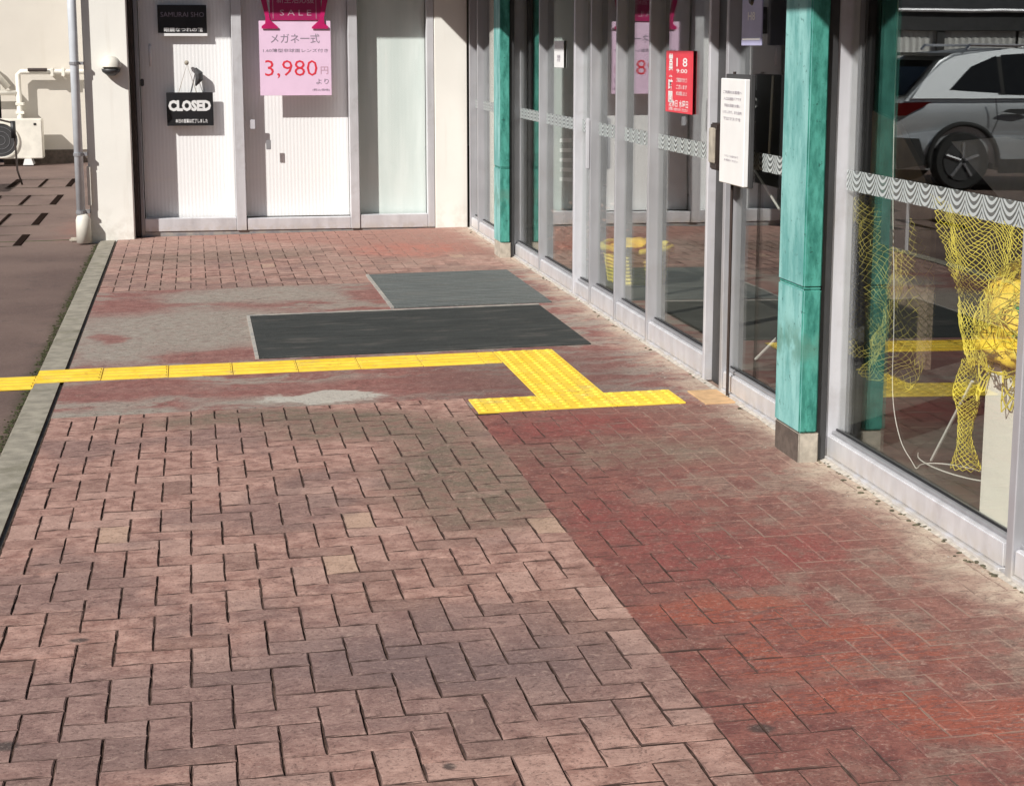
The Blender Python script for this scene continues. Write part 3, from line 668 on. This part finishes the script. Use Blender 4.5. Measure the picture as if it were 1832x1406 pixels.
def column(y0, y1, lab, xf=2.195, jz=.69, pale=False):
    t = thing('teal_column', lab, 'column', (xf+.04, y0, .03))
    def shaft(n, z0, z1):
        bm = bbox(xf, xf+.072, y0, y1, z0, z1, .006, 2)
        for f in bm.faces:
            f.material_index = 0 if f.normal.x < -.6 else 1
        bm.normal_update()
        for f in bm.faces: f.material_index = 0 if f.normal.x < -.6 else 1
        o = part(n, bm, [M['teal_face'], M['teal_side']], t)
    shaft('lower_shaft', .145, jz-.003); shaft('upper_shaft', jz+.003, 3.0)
    part('joint', bbox(xf+.003, xf+.069, y0+.003, y1-.003, jz-.003, jz+.003, .001, 1), M['teal_side'], t)
    bm = bbox(xf+.002, xf+.080, y0+.004, y1-.004, .02, .145, .004)
    bm.normal_update()
    for f in bm.faces: f.material_index = 0 if f.normal.x < -.6 else 1
    part('plinth', bm, [M['stonelight' if pale else 'stonedark'], M['stonelight']], t)
    part('gap_shade_strip', bbox(xf+.076, 2.309, y0+.02, y1-.02, .03, 3.0, .002, 1), M['dgrey'], t)  # dark strip puts the shade of the gap behind the column into colour
    return t
column(6.262, 6.550, 'large weathered teal column with dark and pale plinth, nearest to the camera')
column(12.97, 13.25, 'distant slim teal column near the cream building corner', 2.2, pale=True)

# ------------------------------------------------------------------ shop interior
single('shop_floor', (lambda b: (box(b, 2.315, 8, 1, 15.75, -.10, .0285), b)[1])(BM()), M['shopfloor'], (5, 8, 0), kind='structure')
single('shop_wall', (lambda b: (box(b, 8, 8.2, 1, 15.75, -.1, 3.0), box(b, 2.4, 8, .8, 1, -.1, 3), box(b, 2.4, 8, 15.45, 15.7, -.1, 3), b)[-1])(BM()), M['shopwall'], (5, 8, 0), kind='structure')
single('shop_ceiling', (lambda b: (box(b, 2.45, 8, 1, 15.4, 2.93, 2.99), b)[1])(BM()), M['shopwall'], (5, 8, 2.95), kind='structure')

# display box, nets
single('display_box', bbox(2.52, 2.93, 4.86, 5.385, .0285, .56, .004), M['beige'], (2.7, 5.1, .03), 'cream display box standing inside the right-hand shop window under yellow netting', 'display box')
def net(bm, f, nu, nv, r=.003, jit=.012):
    def q_(v): return v+Vector((mnoise.noise(v*9), mnoise.noise(v*9+Vector((7, 0, 0))), mnoise.noise(v*9+Vector((0, 9, 0)))))*jit+Vector([random.uniform(-1, 1)*jit*.16 for _ in range(3)])
    P = [[q_(Vector(f(i/nu, j/nv))) for j in range(nv+1)] for i in range(nu+1)]
    for i in range(nu+1):
        for j in range(nv+1):
            if (i+j) % 2 or random.random() < .012: continue
            for di in (-1, 1):
                a, b = i+di, j+1
                if 0 <= a <= nu and b <= nv:
                    tube(bm, [P[i][j], P[a][b]], r*random.uniform(.8, 1.2), 3, cap=False)
tn = thing('hanging_net', 'yellow fishing net drawn together above the cream display box', 'net', (2.8, 5.8, .6))
# swag: wide at the top (behind the printed band), gathered at the box corner, tail down to the floor
def swag(u, v):
    s = v; gat = 1-s**2.0
    y = 5.99+(.42*(1-u)*(1-s)**.8-1.05*u*gat)+.02*math.sin(9*u+5*s)*gat
    x = 2.74+.022*math.sin(u*22+s*3)*(.25+.75*gat)+.05*u
    z = .44+(.57-.05*math.sin(u*math.pi))*s_top(s)
    return (x, y, z)
def s_top(s): return (1-s)
bm = BM(); net(bm, swag, 90, 56, .0015, .02); part('mesh_swag', bm, M['net'], tn)
def tail(u, v):
    a = u*6.283; r = .018+.05*v**2+.02*math.sin(v*6); return (2.735+r*math.cos(a), 6.01+r*math.sin(a)-.04*v, .46-.40*v)
bm = BM(); net(bm, tail, 22, 46, .0015, .014); part('mesh_tail', bm, M['net'], tn)
def loose(u, v):
    y = 8.15-1.0*u*(.45+.55*math.sin(v*2.2+.4)); return (3.05+.07*math.sin(u*11+v*4), y, .95-.80*v+.10*u*math.sin(v*5))
to = thing('hanging_net', 'olive yellow net hanging loose beside the large teal column inside the window', 'net', (3.05, 7.8, .6))
bm = BM(); net(bm, loose, 60, 60, .0012, .03); part('mesh', bm, M['netdull'], to)
# net bundle on the box
tb = thing('net_bundle', 'bright yellow heap of netting with green rope on top of the cream display box', 'net', (2.7, 5.15, .56))
bm = BM(); bmesh.ops.create_icosphere(bm, subdivisions=5, radius=1)
for v in bm.verts:
    d = v.co.copy(); n = mnoise.fractal(d*2.1, 1, 2, 4)+.35*mnoise.noise(d*7)
    k = 1+.28*n; v.co = Vector((2.70+.23*d.x*k, 5.16+.36*d.y*k, .66+(.27 if d.z > 0 else .14)*d.z*k))
g = G('yellow_net_heap'); p = g.pos(); vr = g.voro(g.warped(p, 12, .05), 95, 'DISTANCE_TO_EDGE')
k = g.mix(g.ramp(vr, .10, .35), (.88, .64, .06), (.55, .36, .03)); k = g.mix(g.ramp(g.noise(p, 14, 5), .52, .68, 0, .5), k, (.85, .62, .05))
g.bump(vr, -1, .02); part('heap', bm, g.fin(k, .7), tb, smooth=True)
bm = BM(); M['heap'] = g.m
for q in range(150):
    pts = []; th = random.uniform(0, 6.28); ph = random.uniform(.1, 1.3); sp = random.uniform(-1, 1)
    for k in range(12):
        th += .16*sp+random.uniform(-.12, .12); ph = min(1.9, max(.05, ph+random.uniform(-.02, .16)))
        rr = 1.06+.12*random.random(); pts.append((2.70+.235*rr*math.sin(ph)*math.cos(th), 5.16+.365*rr*math.sin(ph)*math.sin(th), .66+.26*rr*math.cos(ph)))
    tube(bm, smooth(pts, 3), .0020, 4)
part('cord', bm, M['net'], tb)
for q in range(3):
    bm = BM(); a0 = 3.0+q*.5; tube(bm, [(2.71-.235*math.cos(.4*k-1+q), 5.14+.31*math.sin(.4*k-1+q*.6)*.8, .70+.05*q+.03*math.sin(k*1.7)) for k in range(8)], .006, 5); part('green_rope', bm, M['green'], tb, label='green rope wound through the yellow netting')
bm = BM(); net(bm, lambda u, v: (2.515-.012*math.sin(u*20)-.01*v, 5.42-.30*u, .60-.17*v*(.5+.5*math.sin(u*9+1))), 22, 8, .003); part('fringe', bm, M['net'], tb)
# line looped on the floor, sticks, hanging tag
bm = BM(); pts = [(2.6, 6.46, 2.9), (2.6, 6.455, 1.3), (2.6, 6.38, .6), (2.6, 6.36, .27), (2.6, 6.27, .11), (2.6, 6.14, .045)]
pts += [(2.68+.10*math.cos(a*.5-2.6), 5.93+.20*math.sin(a*.5+.9), .036+.004*a) for a in range(14)]
tube(bm, smooth(pts, 5), .0022, 5); single('fishing_line', bm, M['cord'], (2.6, 6.4, .03), 'pale line hanging behind the glass and coiling on the shop floor', 'line')
bm = BM(); tube(bm, [(2.70, 6.20, .036), (2.72, 5.92, .39)], .006, 7); single('stick', bm, M['cord'], (2.7, 6.1, .03), 'white stick leaning on the net beside the cream box', 'stick')
bm = BM(); tube(bm, [(2.72, 8.44, .036), (2.88, 8.30, .26)], .007, 7); single('stick', bm, M['cord'], (2.75, 8.4, .03), 'white stick leaning behind the narrow glass left of the large teal column', 'stick')
bm = BM(); tube(bm, [(2.9, 8.83, 1.42), (2.9, 8.86, 1.02), (2.9, 9.10, .93), (2.9, 8.67, .76)], .006, 6); single('fishing_rod', bm, M['cord'], (2.9, 8.8, 1), 'thin pale bent rod slanting behind the narrow glass panel', 'rod')
single('acrylic_tag', bbox(2.70, 2.708, 6.52, 6.80, .79, .99, .03, 3), simple('grey_acrylic', (.30, .31, .33), .3), (2.7, 6.66, .9), 'grey rounded plastic sheet hanging inside the window beside the net', 'plastic sheet')
# sloping pale display panel and tan board
td = thing('display_stand', 'pale sloping display panel on two dark legs deep inside the right-hand window', 'display stand', (3.42, 7.2, .03))
bm = BM(); prism(bm, [(7.75, 1.14), (7.1, .88), (6.6, .86), (6.6, 1.16), (7.2, 1.19)], 3.40, 3.42, 'x'); part('panel', bm, simple('pale_panel', (.30, .31, .31), .5), td)
for y in (7.3, 6.8):
    bm = BM(); tube(bm, [(3.42, y, .03), (3.42, y, .865)], .02, 8); part('leg', bm, M['dgrey'], td)
bm = BM(); prism(bm, [(8.86, .03), (8.86, 1.24), (8.55, 1.20), (8.05, .88), (8.05, .03)], 3.45, 3.48, 'x'); single('cardboard_panel', bm, M['tan'], (3.46, 8.4, .03), 'tan board with a sloping top standing inside the window behind the teal column reflection', 'board')
# basket behind the sliding door
tb = thing('basket', 'round yellow basket heaped with netting on the floor behind the sliding doors', 'basket', (2.86, 11.55, .03))
bm = BM(); 
for k in range(9):
    z = .04+.024*k; r = .20+.004*k; tube(bm, [(2.88+r*math.cos(a*math.pi/14)*.9, 11.55+r*1.3*math.sin(a*math.pi/14), z+.004*math.sin(a*3)) for a in range(28)], .0125, 5, closed=True)
for a in range(24): 
    c, s = math.cos(a*math.pi/12), math.sin(a*math.pi/12); tube(bm, [(2.88+.18*c, 11.55+.26*s, .03), (2.88+.205*c, 11.55+.30*s, .25)], .007, 4)
part('weave', bm, M['net'], tb)
bm = BM(); tube(bm, [(2.88+.225*math.cos(a*math.pi/14), 11.55+.325*math.sin(a*math.pi/14), .26+.006*math.sin(a*2.1)) for a in range(28)], .022, 8, closed=True); part('rim', bm, M['net'], tb, smooth=True)
bm = BM(); bmesh.ops.create_icosphere(bm, subdivisions=4, radius=1)
for v in bm.verts:
    d = v.co.copy(); k = 1+.3*mnoise.fractal(d*2.4+Vector((5, 0, 0)), 1, 2, 4); v.co = Vector((2.88+.17*d.x*k, 11.55+.24*d.y*k,   .21+.09*d.z*k))
part('contents', bm, M['heap'], tb, smooth=True)
# dried plants in a pot and a card rack in the far bays
tpn = thing('dried_plant', 'brown dried plant heap on the floor behind the far shop glass', 'plant', (2.75, 12.6, .03))
bm = BM(); rnd = random.Random(3)
for k in range(520):
    c = Vector((2.78+rnd.gauss(0, .10), 12.6+rnd.gauss(0, .22), .05+abs(rnd.gauss(0, .20)))); s = rnd.uniform(.012, .03)
    R_ = Matrix.Rotation(rnd.random()*6.28, 3, 'Z') @ Matrix.Rotation(rnd.random()*3.1, 3, 'X')
    bm.faces.new([bm.verts.new(c+R_ @ Vector(q)*s) for q in ((-1, 0, 0), (0, -.6, .2), (1, 0, 0), (0, .6, .2))])
part('leaves', bm, M['dead'], tpn, kind='stuff')
bm = BM(); tube(bm, [(2.78, 12.6, .03), (2.78, 12.6, .12)], [.10, .13], 14); part('pot', bm, M['brownmetal'], tpn)
tr_ = thing('card_rack', 'dark upright rack holding rows of slanted white cards behind the far shop glass', 'rack', (2.9, 13.6, .03))
part('upright', bbox(2.86, 2.89, 13.30, 13.36, .03, 1.2, .003, 1), M['dgrey'], tr_); part('upright', bbox(2.86, 2.89, 13.86, 13.92, .03, 1.2, .003, 1), M['dgrey'], tr_)
part('back_board', bbox(2.90, 2.915, 13.28, 13.94, .35, 1.2, .003, 1), M['black'], tr_)
for k in range(5):
    z = .54+k*.075; bm = bbox(2.82, 2.835, 13.40, 13.84, z, z+.030, .002, 1)
    for v in bm.verts: v.co.z += (v.co.y-13.6)*-.06
    part('card', bm, M['white'], tr_)
# white notices inside the glass
def panel(name, y0, y1, z0, z1, m, lab, x=2.352, th=.003, cat='notice'):
    t = thing(name, lab, cat, (x, (y0+y1)/2, z0)); part('sheet', bbox(x-th, x, y0, y1, z0, z1, .0008, 1), M[m], t); return t
# ------------------------------------------------------------------ signs on the shop front
r = panel('red_notice', 8.37, 8.86, 1.245, 1.545, 'redsign', 'red notice with white lettering on the sliding door glass', x=2.353, th=.004)
text('lettering', '営業', 2.349, 8.765, 1.475, .085, .115, M['white'], r, 'side', vert=True, bold=.03)
text('lettering', '時間', 2.349, 8.765, 1.350, .085, .115, M['white'], r, 'side', vert=True, bold=.03)
for z, s_, h in ((1.490, '1 8', .042), (1.448, '9:00', .02), (1.405, 'ご来店ありがとう', .022), (1.372, 'ございます', .022), (1.340, '本日は閉店しました', .020), (1.29, '定休日 水曜日', .036), (1.262, 'お問い合わせください', .016)):
    w_ = .20 if z > 1.3 else .36; y_ = 8.56 if z > 1.3 else 8.615
    text('lettering', s_, 2.349, y_, z, w_, h, M['white'], r, 'side', bold=.01)
r = thing('white_notice_board', 'tall white notice board fixed across the two white entrance posts', 'notice board', (2.27, 7.65, .99))
part('board', bbox(2.262, 2.285, 7.25, 7.60, .985, 1.432, .003, 1), M['white'], r); part('frame', bbox(2.286, 2.306, 7.245, 7.605, .98, 1.45, .003, 1), M['dgrey'], r)
for k, s_ in enumerate(('ご利用のお客様へ', '入口は自動ドアです', '手指の消毒をお願い', 'いたします。また店内', 'ではマスクを')): text('lettering', s_, 2.2615, 7.425, 1.375-.028*k, .27-.02*(k % 3), .014, M['greyink'], r, 'side')
for k, s_ in enumerate(('くわしくは店内まで', 'お電話ください')): text('lettering', s_, 2.2615, 7.425, 1.105-.018*k, .20, .009, M['greyink'], r, 'side')
r = thing('lavender_notice', 'lavender notice with a dark pin on the narrow glass panel above the white board', 'notice', (2.30, 7.4, 1.575))
part('sheet', bbox(2.300, 2.306, 7.17, 7.44, 1.570, 1.90, .001, 1), M['lavender'], r); text('lettering', 'H8', 2.2995, 7.305, 1.69, .10, .035, M['white'], r, 'side', bold=.02)
part('stripe', bbox(2.2985, 2.2998, 7.185, 7.425, 1.592, 1.60, .0004, 1), M['white'], r)
bm = BM(); tube(bm, [(2.300, 7.305, 1.76), (2.290, 7.305, 1.76)], [.028, .02], 12); part('pin', bm, M['black'], r)
r = thing('push_plate', 'dark brown box with a pale keypad on the white entrance post', 'door switch', (2.28, 8.0, 1.05))
part('housing', bbox(2.262, 2.309, 7.64, 7.75, 1.03, 1.235, .006), M['brownmetal'], r); part('cover', bbox(2.250, 2.262, 7.655, 7.735, 1.06, 1.215, .004), M['stonelight'], r)
bm = BM(); tube(bm, [(2.298, 7.52, .045), (2.298, 7.52, 1.46)], .007, 8); single('cable', bm, M['brownmetal'], (2.298, 7.52, .045), 'thin dark cable running down the narrow glass panel from the white board to the ground', 'cable')
r = panel('small_notice', 11.42, 11.72, 1.43, 1.60, 'white', 'small white notice on the far shop glass near the white post'); text('lettering', '禁煙', 2.349, 11.57, 1.49, .10, .045, M['greyink'], r, 'side')

# ------------------------------------------------------------------ signs on the doors
yf = 15.392
r = thing('shop_sign', 'black shop sign with pale lettering and a white lower edge, topmost on the left door', 'sign', (-.06, yf, 1.64))
part('panel', bbox(-.262, .138, yf-.012, yf, 1.672, 1.90, .002, 1), M['black'], r); part('lower_edge', bbox(-.256, .142, yf-.012, yf, 1.646, 1.669, .002, 1), M['white'], r)
text('lettering', 'SAMURAI SHO', -.06, yf-.0125, 1.822, .355, .040, M['greyink'], r); text('lettering', '眼鏡なつれの館', -.055, yf-.0125, 1.700, .315, .036, M['white'], r, bold=.02)
r = thing('closed_sign', 'black CLOSED sign hanging on a cord from a hook on the left door', 'sign', (-.03, yf-.02, .9))
part('panel', bbox(-.214, .170, yf-.030, yf-.018, .912, 1.187, .003, 1), M['black'], r)
text('lettering', 'CLOSED', -.024, yf-.0305, 1.078, .350, .092, M['white'], r, bold=.06); text('lettering', '本日の営業は終了しました', -.012, yf-.0305, .952, .265, .034, M['white'], r, bold=.02)
bm = BM(); tube(bm, [(-.11, yf-.02, 1.187), (-.035, yf-.012, 1.42), (.035, yf-.02, 1.187)], .0035, 5); part('cord', bm, M['stonelight'], r)
bm = BM(); bmesh.ops.create_uvsphere(bm, u_segments=10, v_segments=8, radius=.02, matrix=Matrix.Translation((-.038, yf-.01, 1.43))); part('hook', bm, M['stonelight'], r)
bm = BM(); tube(bm, [(.03, yf-.012, 1.385), (.06, yf-.016, 1.34), (.062, yf-.016, 1.30), (.03, yf-.014, 1.24)], [.012, .034, .034, .006], 8); part('charm', bm, M['dgrey'], r)
yf = 15.288
r = thing('sale_poster', 'pale pink 3,980 yen poster under a magenta SALE banner on the middle door', 'poster', (.86, yf, 1.16))
part('sheet', bbox(.562, 1.156, yf-.006, yf-.002, 1.160, 1.772, .001, 1), M['pink'], r)
bn = part('banner', bbox(.655, 1.080, yf-.014, yf-.008, 1.775, 2.16, .001, 1), M['magenta'], r)
for s_ in (-1, 1):
    cx = .860; bm = BM(); px = [(.262, 2.16), (.212, 2.16), (.235, 1.98), (.205, 1.78), (.14, 1.722), (.14, 1.708), (.275, 1.708), (.275, 1.728), (.245, 1.75), (.242, 1.80), (.285, 1.98)]
    prism(bm, [(cx+s_*a, b) for a, b in px], yf-.020, yf-.015); part('ribbon', bm, simple('crimson_ribbon', (.50, .006, .12), .5) if s_ < 0 else bpy.data.materials['crimson_ribbon'], r)
bm = BM(); [box(bm, .860+s_*.178-.002, .860+s_*.178+.002, yf-.0155, yf-.0143, 1.79, 2.15) for s_ in (-1, 1)]; part('rule', bm, M['fadedink'], r)
text('lettering', '新生活応援', .868, yf-.0145, 1.945, .31, .062, M['fadedink'], r); text('lettering', 'S A L E', .868, yf-.0145, 1.838, .26, .048, M['fadedink'], r)
text('lettering', 'メガネ一式', .860, yf-.0065, 1.628, .405, .078, M['greyink'], r); text('lettering', '1.60薄型非球面レンズ付き', .862, yf-.0065, 1.530, .54, .030, M['greyink'], r)
text('lettering', '3,980', .822, yf-.0065, 1.376, .435, .150, M['redink'], r, bold=-.004); text('lettering', '円', 1.098, yf-.0065, 1.366, .062, .062, M['fadedink'], r)
text('lettering', 'より', 1.080, yf-.0065, 1.275, .105, .045, M['greyink'], r); text('lettering', '(税込価格)', 1.068, yf-.0065, 1.205, .145, .022, M['greyink'], r)

# ------------------------------------------------------------------ car (stands left of the walkway, seen in the shop glass)
def car(xr, yc, zg):
    t = thing('parked_car', 'silver sport utility car parked left of the walkway, reflected in the shop glass', 'car', (xr-2.2, yc, zg))
    HW = .90
    def P(l, s, z): return (xr-l, yc+s, zg+z)
    def arch(c, r=.40):
        return [(c+r*math.cos(a), .34+r*math.sin(a)) for a in [math.radians(d) for d in range(195, -16, -15)]]
    prof = [(.10, .25), (.02, .42), (.0, .62), (.03, .80), (.05, .93), (.13, 1.03), (.55, 1.08), (1.6, 1.07), (3.2, 1.03), (3.45, 1.02), (4.1, .93), (4.38, .78), (4.45, .55), (4.38, .25)]
    bot = arch(3.55)[::-1]+[(2.8, .22), (1.6, .22)]+arch(.86)[::-1]
    poly = prof+bot
    bm = BM(); rings = []
    for s_ in (-HW, -HW+.035, HW-.035, HW):
        k = 1 if abs(s_) < HW-.01 else 0
        ring = []
        for l, z in poly:
            ins = 0 if k else .0
            tuck = .10*max(0, (.25-l)/.25)**2+.18*max(0, (l-3.9)/.55)**2+(.05*max(0, (z-.8)/.28))
            ss = math.copysign(abs(s_)-tuck-(0 if k else 0), s_); 
            if not k: l2, z2 = l+(0.03 if l < .3 else (-.03 if l > 4.2 else 0)), z-(.012 if z > .9 else 0)
            else: l2, z2 = l, z
            ring.append(bm.verts.new(P(l2, ss, z2)))
        rings.append(ring)
    n = len(poly)
    for a, b in zip(rings[:-1], rings[1:]):
        for i in range(n): bm.faces.new((a[i], a[(i+1) % n], b[(i+1) % n], b[i]))
    bm.faces.new(rings[0]); bm.faces.new(rings[-1][::-1]); bmesh.ops.triangulate(bm, faces=[f for f in bm.faces if len(f.verts) > 4])
    for k in range(12):
        z = zg+.30+.068*k; bmesh.ops.bisect_plane(bm, geom=bm.verts[:]+bm.edges[:]+bm.faces[:], plane_co=(0, 0, z), plane_no=(0, 0, 1))
    for v in bm.verts:
        z = v.co.z-zg; d = v.co.y-yc
        if abs(d) > .6: v.co.y = yc+math.copysign(abs(d)-.075*max(0, (z-.80)/.28)**1.6-.05*max(0, (.62-z)/.4)**1.5-.018*math.exp(-((z-.63)/.07)**2), d)
    body = part('body', bm, M['silverpaint'], t, smooth=True); body.data.set_sharp_from_angle(angle=math.radians(32))
    gp = [(.16, 1.02), (.40, 1.26), (.62, 1.48), (.80, 1.56), (1.5, 1.62), (2.2, 1.61), (2.75, 1.50), (3.45, 1.01)]
    def hw(z, o=0): return .86-(z-1.0)*.33+o
    bm = BM(); A = [bm.verts.new(P(l, -hw(z), z)) for l, z in gp]; B = [bm.verts.new(P(l, hw(z), z)) for l, z in gp]
    bm.faces.new(A); bm.faces.new(B[::-1])
    for i in range(len(gp)): bm.faces.new((A[i], A[(i+1) % len(gp)], B[(i+1) % len(gp)], B[i]))
    bmesh.ops.bevel(bm, geom=[e for e in bm.edges if abs(e.verts[0].co.y-e.verts[1].co.y) < .3], offset=.035, segments=3, affect='EDGES')
    o = part('roof', bm, M['silverpaint'], t, smooth=True); o.data.set_sharp_from_angle(angle=math.radians(28))
    def side(nm, pts, m, s_, o=.006, par=t):
        bm = BM(); a = [bm.verts.new(P(l, s_*hw(z, o), z)) for l, z in pts]; b = [bm.verts.new(P(l, s_*hw(z, o-.02), z)) for l, z in pts]
        bm.faces.new(a); bm.faces.new(b[::-1])
        for i in range(len(pts)): bm.faces.new((a[i], a[(i+1) % len(pts)], b[(i+1) % len(pts)], b[i]))
        return part(nm, bm, m, par)
    for s_ in (-1, 1):
        side('window', [(.70, 1.15), (1.00, 1.41), (1.30, 1.535), (1.335, 1.11)], M['darkglass'], s_)
        side('window', [(1.36, 1.545), (2.05, 1.575), (2.05, 1.085), (1.385, 1.10)], M['darkglass'], s_)
        side('window', [(2.09, 1.575), (2.50, 1.54), (3.25, 1.07), (2.09, 1.085)], M['darkglass'], s_)
        side('window_trim', [(1.25, 1.52), (2.2, 1.585), (2.2, 1.07), (1.3, 1.09)], M['rubber'], s_, .003)
        def flat(nm, pts, m, y=HW+.006, th=.012, par=t):
            bm = BM(); prism(bm, [(xr-l, zg+z) for l, z in pts], yc+s_*y, yc+s_*(y-th)); return part(nm, bm, m, par)
        flat('door_handle', [(1.33, .90), (1.42, .93), (1.62, .93), (1.70, .90), (1.55, .865)], M['dgrey'], HW-.005, .02)
        for c in (.86, 3.55):
            bm = BM(); tube(bm, [P(c+.425*math.cos(a), s_*(HW+.0), .34+.425*math.sin(a)) for a in [math.radians(d) for d in range(-10, 191, 10)]], .032, 6); part('arch_trim', bm, M['rubber'], t, smooth=True)
        for a in ([(1.24, 1.05), (1.28, .80), (1.20, .62), (1.30, .30)], [(2.06, 1.05), (2.08, .3)]):
            bm = BM(); tube(bm, [P(l, s_*(HW-.012), z) for l, z in a], .007, 4); part('door_seam', bm, M['dgrey'], t)
        flat('side_skirt', [(1.3, .36), (3.1, .36), (3.1, .20), (1.3, .20)], M['rubber'], HW+.012, .03)
        flat('tail_light', [(.04, 1.00), (.46, 1.01), (.30, .93), (.16, .86), (.05, .86)], M['taillight'], HW-.035, .08)
        flat('bumper', [(.02, .62), (.32, .60), (.42, .30), (.08, .26)], M['rubber'], HW+.002, .06)
        bm = BM(); tube(bm, [P(.95, s_*.66, 1.60), (P(1.0, s_*.66, 1.655)), P(2.5, s_*.66, 1.645), P(2.6, s_*.66, 1.59)], .018, 6); part('roof_rail', bm, M['chrome'], t)
        for c in (.86, 3.55):
            bm = BM(); tube(bm, [P(c, s_*(HW-.22), .34), P(c, s_*(HW-.20), .34), P(c, s_*(HW-.04), .34), P(c, s_*(HW-.01), .34)], [.30, .34, .34, .315], 28); wh = part('wheel', bm, M['rubber'], t, smooth=False)
            bm = BM(); tube(bm, [P(c, s_*(HW-.02), .34), P(c, s_*(HW+.0), .34)], .225, 28)
            part('rim', bm, M['dgrey'], wh)
            bm = BM()
            for k in range(5):
                a = k*1.2566+.3; tube(bm, [P(c+.03*math.cos(a), s_*(HW+.006), .34+.03*math.sin(a)), P(c+.21*math.cos(a), s_*(HW+.004), .34+.21*math.sin(a))], .018, 5)
            part('spoke', bm, M['alu_dark'], wh)
    bm = BM(); box(bm, *sorted((xr-.50, xr-.86)), yc-.62, yc+.62, zg+1.53, zg+1.565); part('spoiler', bm, M['dgrey'], t)
    bm = BM()
    q = [(.19, -.70, 1.07), (.19, .70, 1.07), (.59, .60, 1.47), (.59, -.60, 1.47)]; f = bm.faces.new([bm.verts.new((xr-l+.012, yc+s_, zg+z+.01)) for l, s_, z in q]); bmesh.ops.solidify(bm, geom=[f], thickness=.01)
    part('rear_window', bm, M['darkglass'], t)
    bm = BM(); box(bm, xr-.04, xr+.006, yc-.80, yc+.80, zg+.30, zg+.60); part('rear_bumper', bm, M['rubber'], t)
    part('number_plate', bbox(xr-.02, xr+.012, yc-.17, yc+.17, zg+.72, zg+.88, .003, 1), M['white'], t)
car(-3.12, 20.4, -.075)
